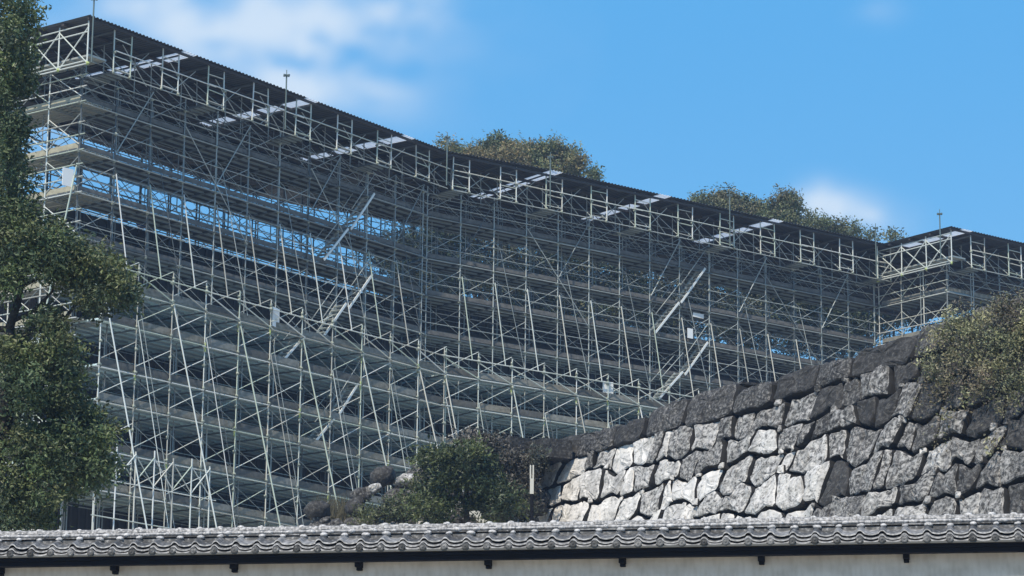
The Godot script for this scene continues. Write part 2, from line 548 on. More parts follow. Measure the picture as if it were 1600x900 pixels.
func clamp_at(o: Node3D, p: Vector3, m: Material, size := 1.0) -> void:
	var key := [m, "clamp"]
	if not tube_meshes.has(key):
		var b := MB.new(true)
		b.cone(Vector3(0, -0.06, 0), Vector3(0, 0.06, 0), 0.048, 0.048, 6)
		b.box(Vector3(0.03, 0, 0.03), Vector3(0.035, 0, 0.02), Vector3(0, 0.03, 0), Vector3(-0.02, 0, 0.035))
		tube_meshes[key] = b.done(m)
	piece(o, "clamp", tube_meshes[key], Transform3D(Basis(Vector3.UP, rng.randf() * TAU).scaled(Vector3.ONE * size), p))

func xbrace(o: Node3D, k: int, s: float, e: float, off: float, h0: float, h1: float, m: Material, r := 0.018) -> void:
	tube(o, "brace", pt(k, s, off, h0), pt(k, e, off, h1), r, m)
	tube(o, "brace", pt(k, s, off - 0.06, h1), pt(k, e, off - 0.06, h0), r * 0.6, M.steel[0])

func run_scaffold(o: Node3D, k: int, s0: float, s1: float, ground: float, lower_from: float, lower_to: float) -> void:
	var n := int(round((s1 - s0) / 1.8))
	var bay := (s1 - s0) / n
	var base := ground - EYE.y
	var uppers := [LA, LB, LC, LM]
	# --- upper tower: two rows of posts, decks at four lifts
	for i in n + 1:
		var s := s0 + bay * i
		tube(o, "post", pt(k, s, 0, base), pt(k, s, 0, LA + rng.randf_range(1.15, 1.45)), 0.027, steel())
		tube(o, "post", pt(k, s, -1.65, base), pt(k, s, -1.65, LA + 1.3), 0.025, M.steel[2])
		tube(o, "post", pt(k, s + bay * 0.5, -0.85, LM - 0.2), pt(k, s + bay * 0.5, -0.85, LA + 1.2), 0.02, M.steel[1])
		tube(o, "post", pt(k, s + bay * 0.3, -2.5, LB - 0.4), pt(k, s + bay * 0.3, -2.5, LA + 2.4), 0.022, M.steel[2])
		for h in [LA - 0.1, LA + 0.9, LB - 0.1, LB + 0.95, LC - 0.1, LC + 0.9, LM - 0.1]:
			clamp_at(o, pt(k, s, 0, h), M.clamp[0])
		for h in uppers:
			tube(o, "transom", pt(k, s, 0.1, h - 0.06), pt(k, s, -1.75, h - 0.06), 0.024, M.steel[2])
	for h in uppers:
		var i := 0
		while i < n:
			var e := mini(i + 3, n)
			var a := s0 + bay * i - 0.2; var z := s0 + bay * e + 0.15
			tube(o, "ledger", pt(k, a, 0.05, h - 0.08), pt(k, z, 0.05, h - 0.08), 0.024, steel())
			tube(o, "ledger", pt(k, a, -1.6, h - 0.08), pt(k, z, -1.6, h - 0.08), 0.024, M.steel[2])
			tube(o, "guard_rail", pt(k, a, 0.05, h + 0.48), pt(k, z, 0.05, h + 0.48), 0.018, steel())
			tube(o, "guard_rail", pt(k, a, -1.62, h + 1.15), pt(k, z, -1.62, h + 1.15), 0.016, M.steel[1])
			tube(o, "guard_rail", pt(k, a, -2.5, h + 0.75), pt(k, z, -2.5, h + 0.75), 0.018, M.steel[2])
			tube(o, "guard_rail", pt(k, a, 0.05, h + 0.93), pt(k, z, 0.05, h + 0.93), 0.02, steel())
			tube(o, "guard_rail", pt(k, a, -1.6, h + 0.45), pt(k, z, -1.6, h + 0.45), 0.018, M.steel[1])
			tube(o, "guard_rail", pt(k, a, -1.6, h + 0.9), pt(k, z, -1.6, h + 0.9), 0.018, M.steel[1])
			i = e
	for h in uppers:
		for i in n:
			var s := s0 + bay * i; var e := s + bay
			board(o, "toe_board", pt(k, s + 0.02, -0.06, h + 0.12), pt(k, e - 0.02, -0.06, h + 0.12), 0.19, 0.03, M.toe_dark)
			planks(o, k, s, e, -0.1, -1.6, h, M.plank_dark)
	for h in uppers:
		for i in n:
			var s := s0 + bay * i; var e := s + bay
			xbrace(o, k, s, e, 0.0, h + 0.2, h + 1.25, steel(), 0.015)
			if h != LM:
				tube(o, "inner_brace", pt(k, s, -1.65, h + 0.1), pt(k, e, -1.65, h + 1.35), 0.015, M.steel[1])
				tube(o, "inner_brace", pt(k, s, -1.65, h + 1.35), pt(k, e, -1.65, h + 0.1), 0.015, M.steel[1])
			if (i + 1) % 4 == 0 and h == LA:
				tube(o, "brace", pt(k, s, 0.07, LA + 0.3), pt(k, s + bay * 2, 0.07, LC - 0.2), 0.02, steel())
			if i % 3 == 1 and h == LB:
				tube(o, "brace", pt(k, s + bay, 0.07, LA + 1.2), pt(k, s, 0.07, LB + 0.2), 0.022, steel())
	# --- raking struts from the tower down to the lower stage
	for i in n:
		var s := s0 + bay * i + 0.05
		if s < lower_from - 0.2 or s > lower_to + 8.0: continue
		tube(o, "raker", pt(k, s, 0.06, 27.35), pt(k, s + 0.08, 0.74, LN - 0.1), 0.025, bright())
		if i % 2 == 0: tube(o, "raker", pt(k, s + 0.35, -0.05, 28.9), pt(k, s + 1.25, 0.70, LN - 0.6), 0.016, steel())
	# --- lower stage: three rows of posts, six deep decks of steel planks
	var m := int(round((lower_to - lower_from) / bay))
	var rows := [0.7, -0.9, -2.6]
	for i in m + 1:
		var s := lower_from + bay * i
		for q in 3:
			tube(o, "post", pt(k, s, rows[q], base), pt(k, s, rows[q], LN + (0.25 if q == 0 else 0.0)), 0.025 if q == 0 else 0.022, bright() if q == 0 else M.steel[0])
		for h in LOW:
			tube(o, "transom", pt(k, s, 0.8, h - 0.09), pt(k, s, -2.7, h - 0.09), 0.03, M.steel[3])
			clamp_at(o, pt(k, s, 0.7, h), M.clamp[0]); clamp_at(o, pt(k, s, 0.7, h + 0.85), M.clamp[0])
		clamp_at(o, pt(k, s, 0.7, LN - 0.1), M.clamp[0], 1.3)
		var tape: float = LOW[(i * 2) % 5]
		tube(o, "marking_tape", pt(k, s, 0.7, tape - 0.30), pt(k, s, 0.7, tape + 0.06), 0.036, M.clamp[1])
	for q in 6:   # planks from the front edge backwards, so that the ones seen largest come first
		for h in LOW:
			for i in m:
				var s := lower_from + bay * i
				planks(o, k, s, s + bay, 0.62 - 0.53 * q, 0.62 - 0.53 * (q + 1), h, M.plank[(q + i) % 2])
	for h in LOW:
		for i in m:
			var s := lower_from + bay * i
			board(o, "toe_board", pt(k, s + 0.02, 0.63, h + 0.14), pt(k, s + bay - 0.02, 0.63, h + 0.14), 0.25, 0.03, M.toe[rng.randi() % 3])
			xbrace(o, k, s, s + bay, 0.7, h + 0.2, h + 1.1, bright(), 0.016)
		var i := 0
		while i < m:
			var e := mini(i + 3, m)
			var a := lower_from + bay * i - 0.2; var z := lower_from + bay * e + 0.15
			tube(o, "ledger", pt(k, a, 0.75, h - 0.1), pt(k, z, 0.75, h - 0.1), 0.022, bright())
			tube(o, "ledger", pt(k, a, -0.9, h - 0.1), pt(k, z, -0.9, h - 0.1), 0.022, M.steel[0])
			tube(o, "ledger", pt(k, a, -2.6, h - 0.1), pt(k, z, -2.6, h - 0.1), 0.022, M.steel[0])
			tube(o, "guard_rail", pt(k, a, -0.9, h + 0.75), pt(k, z, -0.9, h + 0.75), 0.018, M.steel[0])
			i = e
	var i := 0
	while i < m:
		var e := mini(i + 3, m)
		tube(o, "ledger", pt(k, lower_from + bay * i - 0.2, 0.75, LN - 0.1), pt(k, lower_from + bay * e + 0.15, 0.75, LN - 0.1), 0.024, bright())
		i = e
	for j in m + 1:   # heavy raking struts that stand out to the ground
		var s := lower_from + bay * j
		var foot := pt(k, s + 0.1, 3.6, 0)
		foot.y = minf(ground, maxf(ground_h(foot.x, foot.z), 11.0)) - 0.1
		if j % 2 == 0:
			tube(o, "raker", pt(k, s, 0.78, LN - 0.95), foot, 0.029, bright())
			clamp_at(o, pt(k, s, 0.76, LN - 1.0), M.clamp[0], 1.4)
			tube(o, "marking_tape", pt(k, s, 0.7, LN - 1.3), pt(k, s, 0.7, LN - 0.95), 0.036, M.clamp[1])
		else:
			tube(o, "raker", pt(k, s, 0.78, LN - 0.2), pt(k, s + bay, 0.80, LOW[0] - 0.1), 0.025, bright())
			var f2 := pt(k, s + 0.4, 2.6, 0)
			f2.y = minf(ground, maxf(ground_h(f2.x, f2.z), 11.0)) - 0.1
			tube(o, "raker", pt(k, s, 0.76, LOW[1] + 0.2), f2, 0.016, bright())
			tube(o, "raker", pt(k, s + 0.12, 0.76, LOW[1] + 0.6), f2 + fdir(k) * 0.35, 0.013, steel())
		if j % 2 == 0:
			tube(o, "raker", pt(k, s, 0.78, LN - 0.2), pt(k, s + bay, 0.80, LOW[0] - 0.1), 0.025, bright())

# the lattice frames under the roof edge of a run
func eave_frames(o: Node3D, k: int, s0: float, s1: float, off: float, roof: Callable) -> void:
	var low := 30.75
	var s := s0
	var i := 0
	while s < s1 - 0.4:
		var e := minf(s + 0.87, s1)
		for q in [s, e]:
			var h: float = roof.call(q) - 0.10
			tube(o, "frame_post", pt(k, q, off, low - 0.05), pt(k, q, off, h), 0.029, bright())
			clamp_at(o, pt(k, q, off, low), M.clamp[0]); clamp_at(o, pt(k, q, off, low + 0.75), M.clamp[0])
			tube(o, "frame_post", pt(k, q + 0.2, off - 1.6, low - 0.05), pt(k, q + 0.2, off - 1.6, h), 0.024, M.steel[1])
		var hr: float = roof.call(s)
		for h in [low + 0.15, low + 0.62, hr - 0.42]:
			tube(o, "frame_rung", pt(k, s, off, h), pt(k, e, off, h - 0.02), 0.021, bright())
		for q in [s, e]:   # beams running back under the roof, with their diagonals
			tube(o, "roof_beam", pt(k, q, off, hr - 0.16), pt(k, q, off - 10.5, hr - 0.16), 0.035, M.steel[3])
			tube(o, "diagonal", pt(k, q, off - 0.05, low + 0.1), pt(k, q, off - 1.55, hr - 0.3), 0.02, M.steel[0])
			tube(o, "diagonal", pt(k, q, off - 1.65, low + 0.1), pt(k, q, off - 3.1, hr - 0.3), 0.02, M.steel[1])
		tube(o, "roof_beam", pt(k, s, off, low), pt(k, s, off - 10.5, low), 0.03, M.steel[3])
		for q in 5:
			tube(o, "diagonal", pt(k, s, off - 3.2 - 1.4 * q, low), pt(k, s, off - 4.6 - 1.4 * q, hr - 0.2), 0.018, M.steel[1])
		tube(o, "diagonal", pt(k, s + 0.87, off - 0.4, low + 0.1), pt(k, minf(s + 2.2, s1), off - 0.4, hr - 0.35), 0.018, M.steel[0])
		tube(o, "diagonal", pt(k, s + 0.87, off - 0.45, hr - 0.35), pt(k, minf(s + 2.2, s1), off - 0.45, low + 0.1), 0.018, M.steel[0])
		if i % 2 == 0 and s + 0.87 < s1:   # a hanging platform
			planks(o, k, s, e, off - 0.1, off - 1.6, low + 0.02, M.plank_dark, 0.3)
		s += 2.5
		i += 1
	var q := s0
	while q < s1 - 0.5:   # the long rails, lapped
		var e := minf(q + 5.4, s1)
		tube(o, "rail", pt(k, q, off + 0.05, low + 0.82), pt(k, e, off + 0.05, low + 0.80), 0.024, bright())
		tube(o, "rail", pt(k, q, off - 0.03, low - 0.02), pt(k, e, off - 0.03, low - 0.02), 0.022, M.steel[0])
		tube(o, "rail", pt(k, q, off - 1.6, low - 0.02), pt(k, e, off - 1.6, low - 0.02), 0.022, M.steel[1])
		tube(o, "rail", pt(k, q, off - 1.6, low + 0.8), pt(k, e, off - 1.6, low + 0.8), 0.02, M.steel[1])
		q += 5.0

# corrugated roof sheet between two edges (front and rear corners)
func sheet(a0: Vector3, a1: Vector3, b0: Vector3, b1: Vector3, m: Material, pitch := 0.19, amp := 0.022) -> ArrayMesh:
	var b := MB.new()
	var n := maxi(4, int(round(a0.distance_to(b0) / pitch))) * 4
	for i in n:
		var t := float(i) / n; var t2 := float(i + 1) / n
		var y := Vector3(0, amp * [1.0, 1.0, -1.0, -1.0][i % 4], 0)
		var y2 := Vector3(0, amp * [1.0, 1.0, -1.0, -1.0][(i + 1) % 4], 0)
		b.quad(a0.lerp(b0, t) + y, a0.lerp(b0, t2) + y2, a1.lerp(b1, t2) + y2, a1.lerp(b1, t) + y)
	return b.done(m)

func roof(o: Node3D, k: int, s0: float, s1: float, off: float, depth: float, height: Callable, lights: Array) -> void:
	var cuts := [s0]
	for s in lights:
		cuts.append(s - 0.33); cuts.append(s + 0.33)
	cuts.append(s1)
	for i in cuts.size() - 1:
		var a: float = cuts[i]; var z: float = cuts[i + 1]
		if z - a < 0.05: continue
		if i % 2 == 1:   # a row of clear sheets
			var d := 0.0
			while d < depth:
				var d2 := minf(d + 1.95, depth)
				part(o, "skylight_sheet" if d < 5.5 else "roof_sheet", sheet(pt(k, a, off - d, height.call(a)) - o.position, pt(k, a, off - d2, height.call(a)) - o.position, pt(k, z, off - d, height.call(z)) - o.position, pt(k, z, off - d2, height.call(z)) - o.position, M.skylight if d < 5.5 else M.roof_sheet), Transform3D(Basis(), o.position))
				d += 1.95
			continue
		var n := maxi(1, int(round((z - a) / 1.7)))
		for j in n:
			var p := lerpf(a, z, float(j) / n); var q := lerpf(a, z, float(j + 1) / n)
			part(o, "roof_sheet", sheet(pt(k, p, off, height.call(p)) - o.position, pt(k, p, off - depth, height.call(p)) - o.position, pt(k, q, off, height.call(q)) - o.position, pt(k, q, off - depth, height.call(q)) - o.position, M.roof_sheet), Transform3D(Basis(), o.position))
	var d := 0.15
	while d < depth:   # purlins
		board(o, "purlin", pt(k, s0 + 0.05, off - d, height.call(s0) - 0.075), pt(k, s1 - 0.05, off - d, height.call(s1) - 0.075), 0.09, 0.12 if d > 0.3 else 0.07, M.purlin)
		d += 1.3

func rear_lattice(o: Node3D, k: int, s0: float, s1: float, base: float) -> void:
	var n := int(round((s1 - s0) / 1.8))
	for row in [-6.9, -8.7, -10.4]:
		for i in n + 1:
			var s := lerpf(s0, s1, float(i) / n)
			tube(o, "post", pt(k, s, row, base), pt(k, s, row, 32.0), 0.03, M.steel[3])
		var h := 22.4
		while h < 31.9:
			tube(o, "rail", pt(k, s0 - 0.3, row + 0.06, h), pt(k, s1 + 0.3, row + 0.06, h), 0.018, M.steel[3])
			h += 0.62 if row < -8.0 else 1.3
		h = 22.5
		while h < 31.0:
			for i in n:
				var a := lerpf(s0, s1, float(i) / n); var z := lerpf(s0, s1, float(i + 1) / n)
				tube(o, "brace", pt(k, a, row, h + 0.2), pt(k, z, row, h + 1.4), 0.016, M.steel[3])
				if row < -8.0: tube(o, "brace", pt(k, a, row, h + 1.4), pt(k, z, row, h + 0.2), 0.016, M.steel[3])
			h += 1.75

func stair(k: int, px0: float, h0: float, px1: float, h1: float, label: String) -> void:
	var off := 0.10 if h0 > 25.0 else 0.60
	var a := pt(k, s_at(k, off, h0, px0), off, h0 + 0.1)
	var b := pt(k, s_at(k, off, h1, px1), off, h1 + 0.1)
	var o := thing("stair_flight", label, "stairs", b, "aluminium stair flights on the scaffold")
	var n := ndir(k)
	var d := (b - a).normalized()
	var up := d.cross(n).normalized()
	if up.y < 0: up = -up
	for q in [0.0, -0.52]:
		var m := MB.new()
		m.box((a + b) / 2 + n * q - o.position, (b - a) / 2, up * 0.045, n * 0.02)
		part(o, "stringer", m.done(M.aluminium if q == 0.0 else M.steel[0]), Transform3D(Basis(), o.position))
	for i in 8:
		var c := a.lerp(b, (i + 0.5) / 8) + n * -0.26 - o.position
		var m := MB.new()
		m.box(c, fdir(k) * 0.10, Vector3(0, 0.012, 0), n * 0.24)
		part(o, "tread", m.done(M.steel[0]), Transform3D(Basis(), o.position))
	for q in [0.03, -0.55]:
		var m := MB.new(true)
		m.cone(a + n * q + Vector3(0, 0.85, 0) - o.position, b + n * q + Vector3(0, 0.85, 0) - o.position, 0.017, 0.017, 6)
		part(o, "handrail", m.done(M.steel[0]), Transform3D(Basis(), o.position))

func panel(called: String, center: Vector3, x: Vector3, w: float, h: float, m: Material, label: String, category: String) -> MeshInstance3D:
	var b := MB.new()
	var z := x.cross(Vector3.UP).normalized()
	b.box(Vector3.ZERO, x * w / 2, Vector3(0, h / 2, 0), z * 0.012)
	return solo(called, b.done(m), label, category, center)

func build_scaffolds() -> void:
	var s1a := s_at(0, 0, LA, 127.0)
	var s1b := 88.95
	var s2a := 67.5
	var s2b := s_at(1, 0, LA, 1366.0)
	var roof1 := func(s: float) -> float: return lerpf(32.46, 32.20, clampf((s - 69.0) / 20.0, 0, 1))
	var roof2 := func(s: float) -> float: return lerpf(32.24, 32.42, clampf((s - 67.5) / 5.0, 0, 1))
	# left run
	var left := thing("scaffold", "tall pipe scaffold left of the bend, with its sunlit end by the tree", "scaffold", pt(0, 79, 0, 14.6 - 1.6))
	run_scaffold(left, 0, s1a, s1b, 14.6, s_at(0, 0.7, LOW[2], 155.0), s1b + 0.6)
	end_face(left, s1a)
	var mid := thing("scaffold", "pipe scaffold right of the bend, standing behind the stone wall", "scaffold", pt(1, 80, 0, 15.2 - 1.6))
	run_scaffold(mid, 1, s2a + 0.2, s2b, 15.2, s2a + 0.7, s_at(1, 0.7, LN, 1090.0))
	# the wing that steps forward at the right
	var step := 4.35
	var wing := thing("scaffold", "pipe scaffold wing that steps forward beyond the inner corner", "scaffold", pt(1, s2b + 4, step, 15.2 - 1.6))
	var levels := [LA, LB, LC, LM]
	for i in 4:
		var off := step * i / 3.0
		tube(wing, "post", pt(1, s2b + 0.35, off, 13.6), pt(1, s2b + 0.35, off, LA + 1.3), 0.028, bright())
		tube(wing, "post", pt(1, s2b + 2.0, off, 13.6), pt(1, s2b + 2.0, off, LA + 1.3), 0.026, M.steel[1])
		for h in levels:
			clamp_at(wing, pt(1, s2b + 0.35, off, h), M.clamp[0])
			if i < 3:
				tube(wing, "brace", pt(1, s2b + 0.35, off, h + 0.2), pt(1, s2b + 0.35, off + step / 3.0, h + 1.3), 0.018, bright())
				tube(wing, "brace", pt(1, s2b + 0.35, off, h + 1.3), pt(1, s2b + 0.35, off + step / 3.0, h + 0.2), 0.016, steel())
	for h in levels:
		for dh in [-0.08, 0.48, 0.93]:
			tube(wing, "ledger", pt(1, s2b + 0.32, -0.2, h + dh), pt(1, s2b + 0.32, step + 0.15, h + dh), 0.022, bright())
		board(wing, "toe_board", pt(1, s2b + 0.42, 0.1, h + 0.12), pt(1, s2b + 0.42, step - 0.1, h + 0.12), 0.19, 0.03, M.toe[1])
		for i in 3:
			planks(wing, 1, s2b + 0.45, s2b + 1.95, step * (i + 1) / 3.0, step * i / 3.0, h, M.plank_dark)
	for i in 7:
		var s := s2b + 0.35 + 1.8 * i
		tube(wing, "post", pt(1, s, step, 13.6), pt(1, s, step, LA + 1.3), 0.028, steel())
		tube(wing, "post", pt(1, s, step - 1.65, 13.6), pt(1, s, step - 1.65, LA + 1.3), 0.026, M.steel[2])
		for h in levels:
			if i < 6:
				board(wing, "toe_board", pt(1, s, step - 0.06, h + 0.12), pt(1, s + 1.78, step - 0.06, h + 0.12), 0.19, 0.03, M.toe[rng.randi() % 3])
				planks(wing, 1, s, s + 1.8, step - 0.1, step - 1.6, h, M.plank_dark)
				xbrace(wing, 1, s, s + 1.8, step, h + 0.2, h + 1.25, steel(), 0.017)
				for dh in [-0.08, 0.48, 0.93]:
					tube(wing, "ledger", pt(1, s - 0.05, step + 0.05, h + dh), pt(1, s + 1.85, step + 0.05, h + dh), 0.021, steel())
			tube(wing, "transom", pt(1, s, step + 0.1, h - 0.06), pt(1, s, step - 1.75, h - 0.06), 0.024, M.steel[2])
	# far sides of the hall
	var rear1 := thing("scaffold", "dark far side scaffold lattice seen against the sky at left", "scaffold", pt(0, 79, -12.4, 13.0))
	rear_lattice(rear1, 0, s1a - 0.2, s1b - 1.0, 13.0)
	var rear2 := thing("scaffold", "dark far side scaffold lattice seen against the trees", "scaffold", pt(1, 82, -12.4, 13.6))
	rear_lattice(rear2, 1, s2a - 1.5, s2b + 12.0, 13.6)
	# roofs
	var lights1 := []
	for px in [298.0, 489.0, 640.0]: lights1.append(s_at(0, 1.25, 32.3, px))
	var r1 := thing("canopy_roof", "corrugated canopy roof over the left run with three clear strips", "roof", pt(0, 79, 0, 32))
	roof(r1, 0, s1a - 0.95, s1b + 0.45, 1.25, 11.5, roof1, lights1)
	eave_frames(r1, 0, s_at(0, 1.0, 31, 145.0) + 1.05, s1b + 0.4, 1.0, roof1)
	var lights2 := []
	for px in [870.0, 1040.0, 1216.0]: lights2.append(s_at(1, 1.25, 32.3, px))
	var r2 := thing("canopy_roof", "corrugated canopy roof over the run between bend and inner corner", "roof", pt(1, 80, 0, 32))
	roof(r2, 1, s2a + 0.35, s2b + 1.2, 1.25, 11.5, roof2, lights2)
	eave_frames(r2, 1, s2a + 0.75, s2b + 0.2, 1.0, roof2)
	var gore := MB.new()   # the wedge that closes the roof at the bend
	var ga := pt(0, s1b + 0.45, 1.25, roof1.call(s1b)); var gb := pt(1, s2a + 0.35, 1.25, roof2.call(s2a))
	var gc := pt(1, s2a + 0.35, -10.25, roof2.call(s2a) + 0.02); var gd := pt(0, s1b + 0.45, -10.25, roof1.call(s1b) + 0.02)
	part(r2, "wedge_sheet", sheet(ga - r2.position, gd - r2.position, gb - r2.position, gc - r2.position, M.roof_sheet, 0.19, 0.01), Transform3D(Basis(), r2.position))
	var r3 := thing("canopy_roof", "corrugated canopy roof over the projecting wing", "roof", pt(1, s2b + 5, step, 32))
	var roof3 := func(_s: float) -> float: return 32.40
	roof(r3, 1, s2b - 0.55, s2b + 13.0, step + 1.25, 15.0, roof3, [s_at(1, step + 1.25, 32.4, 1512.0)])
	eave_frames(r3, 1, s2b + 1.0, s2b + 12.5, step + 1.0, roof3)
	end_truss(r3, 1, s2b - 0.35, step + 1.0, 0.6, 32.3, 3)
	end_truss(r1, 0, s1a - 0.75, 1.0, -9.5, 32.36, 7)
	# stairs, flight by flight from the top
	stair(0, 585, LA, 548, LB, "top white stair flight left of the bend, under the upper deck")
	stair(0, 544, LB, 506, LC, "second white stair flight left of the bend, in front of the sky gap")
	stair(0, 582, LC, 545, LM, "third white stair flight left of the bend, against the dark wall")
	stair(0, 541, LM, 503, LOW[0], "fourth white stair flight left of the bend, landing on the first teal deck")
	stair(0, 478, LOW[0], 441, LOW[1], "short white stair flight beside the pale hanging sheet")
	stair(0, 562, LOW[1], 527, LOW[2], "white stair flight between the second and third teal decks")
	stair(0, 524, LOW[2], 490, LOW[3], "lowest white stair flight, between the third and fourth teal decks")
	stair(1, 1102, LA, 1064, LB, "top white stair flight above the stone wall, before leafy sky gaps")
	stair(1, 1061, LB, 1024, LC, "second white stair flight above the stone wall, left of the framed notice")
	stair(1, 1106, LC, 1070, LM, "third white stair flight above the stone wall, below the framed notice")
	stair(1, 1067, LM, 1030, LOW[0] + 0.3, "lowest white stair flight above the stone wall, meeting the coping")
	# lightning rods
	var rods := [[0, 147.0, -6.0, "lightning rod on the left roof corner"], [0, 448.0, 114.0, "lightning rod above the second clear roof strip"], [0, 699.0, 211.0, "lightning rod at the roof bend, left of the trees"], [1, 860.0, 242.0, "lightning rod in front of the big orange tinged tree"], [1, 1140.0, 302.0, "lightning rod in front of the twin topped trees"], [1, 1368.0, 353.0, "lightning rod at the inner roof corner"], [2, 1468.0, 331.0, "lightning rod on the projecting wing's roof corner"]]
	for r in rods:
		var k: int = mini(r[0], 1)
		var off := 1.3 if r[0] < 2 else step + 1.3
		var s := s_at(k, off, 33.0, r[1])
		var foot := pt(k, s, off, 30.7)
		var tip := foot
		var want := at(r[1], r[2], Vector2(foot.x, foot.z).length()).y
		tip.y = want
		var o := thing("lightning_rod", r[3], "lightning rod", foot, "lightning rods along the roof edge")
		tube(o, "mast", foot, tip - Vector3(0, 0.12, 0), 0.03, M.rod)
		tube(o, "tip_rod", tip - Vector3(0, 0.12, 0), tip + Vector3(0, 0.12, 0), 0.016, M.rod)
		var m := MB.new()
		m.box(tip - Vector3(0, 0.10, 0) - o.position, fdir(k) * 0.15, Vector3(0, 0.025, 0), ndir(k) * 0.03)
		m.box(tip - Vector3(0, 0.10, 0) - o.position, fdir(k) * 0.03, Vector3(0, 0.026, 0), ndir(k) * 0.15)
		part(o, "cross_arm", m.done(M.rod), Transform3D(Basis(), o.position))
	# sheets and notices hung on the scaffold
	var hang := [[0, 431.0, 496.0, 0.36, 0.75, 0.6, "white_sheet", "crumpled white sheet hung under the first node line", "sheet"], [1, 950.0, 607.0, 0.42, 0.6, 0.6, "white_sheet", "small white sheet hung behind the pipes above the stone wall", "sheet"], [0, 106.0, 277.0, 0.36, 0.66, 0.0, "white_sheet", "white sheet at the scaffold's sunlit end beside the tree", "sheet"], [1, 1091.0, 493.0, 0.5, 0.2, -0.2, "white_banner", "small white banner above the framed notice", "banner"]]
	for h in hang:
		var s := s_at(h[0], h[5], 25.0, h[1])
		var p := pt(h[0], s, h[5], 25.0)
		p = at(h[1], h[2], Vector2(p.x, p.z).length())
		panel(h[6], p, (fdir(h[0]) + ndir(h[0]) * rng.randf_range(-0.2, 0.2)).normalized(), h[3] * 1.35, h[4], M.sheet, h[7], h[8])
	var s := s_at(1, 0.1, 26.0, 1078.0)
	var p := pt(1, s, 0.12, 25)
	p = at(1078, 521, Vector2(p.x, p.z).length())
	var notice := thing("notice_board", "framed white notice board hung on the pipes right of the stairs", "notice board", p)
	var f := MB.new(); f.box(Vector3.ZERO, fdir(1) * 0.20, Vector3(0, 0.26, 0), ndir(1) * 0.015)
	part(notice, "frame", f.done(M.darkwood), Transform3D(Basis(), p))
	f = MB.new(); f.box(ndir(1) * 0.012, fdir(1) * 0.165, Vector3(0, 0.225, 0), ndir(1) * 0.012)
	part(notice, "face", f.done(M.sheet), Transform3D(Basis(), p))
	# blue tarpaulin lying on the upper deck
	var tarp := MB.new(true)
	var ts := s_at(0, -1.0, LC, 240.0); var te := s_at(0, -1.0, LC, 302.0)
	var g := []
	for i in 10:
		var row := []
		for j in 4:
			var t := i / 9.0
			row.append(pt(0, lerpf(ts, te, t), -1.75 - 0.3 * j, LC + 0.25 + 0.30 * sin(j * 1.0) + 0.10 * sin(i * 2.1 + j) + 0.12 * sin(i * 0.9)) - pt(0, ts, -1.0, LC))
		g.append(row)
	for i in 9:
		for j in 3: tarp.quad(g[i][j], g[i + 1][j], g[i + 1][j + 1], g[i][j + 1])
	solo("blue_tarpaulin", tarp.done(M.tarp), "crumpled blue tarpaulin on the deck under the left sky gap", "tarpaulin", pt(0, ts, -1.0, LC))

# the sunlit end of the left run, facing the tree
func end_face(o: Node3D, s: float) -> void:
	var levels := [LA, LB, LC, LM] + LOW
	for i in range(1, 7):
		tube(o, "post", pt(0, s, -1.65 * i, 13.0), pt(0, s, -1.65 * i, LA + 1.3), 0.028, bright())
	for h in levels:
		for dh in [-0.08, 0.5, 0.95]:
			tube(o, "guard_rail", pt(0, s - 0.04, 0.3, h + dh), pt(0, s - 0.04, -9.9, h + dh), 0.022, bright())
		board(o, "end_toe_board", pt(0, s + 0.05, -0.05, h + 0.13), pt(0, s + 0.05, -9.9, h + 0.13), 0.22, 0.035, M.wood)
		for i in 6:
			tube(o, "end_brace", pt(0, s, -1.65 * i, h + 0.15), pt(0, s, -1.65 * (i + 1), h + 1.3), 0.019, bright())
			tube(o, "end_brace", pt(0, s, -1.65 * i, h + 1.3), pt(0, s, -1.65 * (i + 1), h + 0.15), 0.017, steel())
			for j in 3:
				var c := pt(0, s + 0.35 + 0.5 * j, -1.65 * (i + 0.5), h + 0.03)
				piece(o, "end_plank", end_plank_mesh(), Transform3D(Basis(ndir(0) * 1.6, Vector3.UP, fdir(0) * 0.48), c))
	for i in range(0, 6, 2):
		var foot := pt(0, s - 3.0, -1.65 * i, 13.4)
		tube(o, "raker", pt(0, s - 0.05, -1.65 * i, LC + 1.0), foot, 0.03, bright())
	# a low outer row in front of the bottom lifts
	for i in 7:
		var q := s - 1.0 + 0.95 * i
		tube(o, "post", pt(0, q, 2.6, 11.5), pt(0, q, 2.6, 16.7 + 0.15 * (i % 2)), 0.028, bright())
		if i < 6:
			tube(o, "brace", pt(0, q, 2.6, 15.6), pt(0, q + 0.95, 2.6, 16.6), 0.022, bright())
			tube(o, "brace", pt(0, q, 2.56, 16.6), pt(0, q + 0.95, 2.56, 15.6), 0.02, bright())
	for h in [14.2, 15.5]:
		tube(o, "ledger", pt(0, s - 1.2, 2.63, h), pt(0, s + 5.0, 2.63, h), 0.022, bright())

func end_plank_mesh() -> ArrayMesh:
	if not tube_meshes.has("end_plank"):
		var b := MB.new()
		b.box(Vector3.ZERO, Vector3(0.5, 0, 0), Vector3(0, 0.009, 0), Vector3(0, 0, 0.47))
		for z in [-0.45, 0.0, 0.45]: b.box(Vector3(0, -0.03, z), Vector3(0.5, 0, 0), Vector3(0, 0.022, 0), Vector3(0, 0, 0.03))
		tube_meshes["end_plank"] = b.done(M.plank_end)
	return tube_meshes["end_plank"]

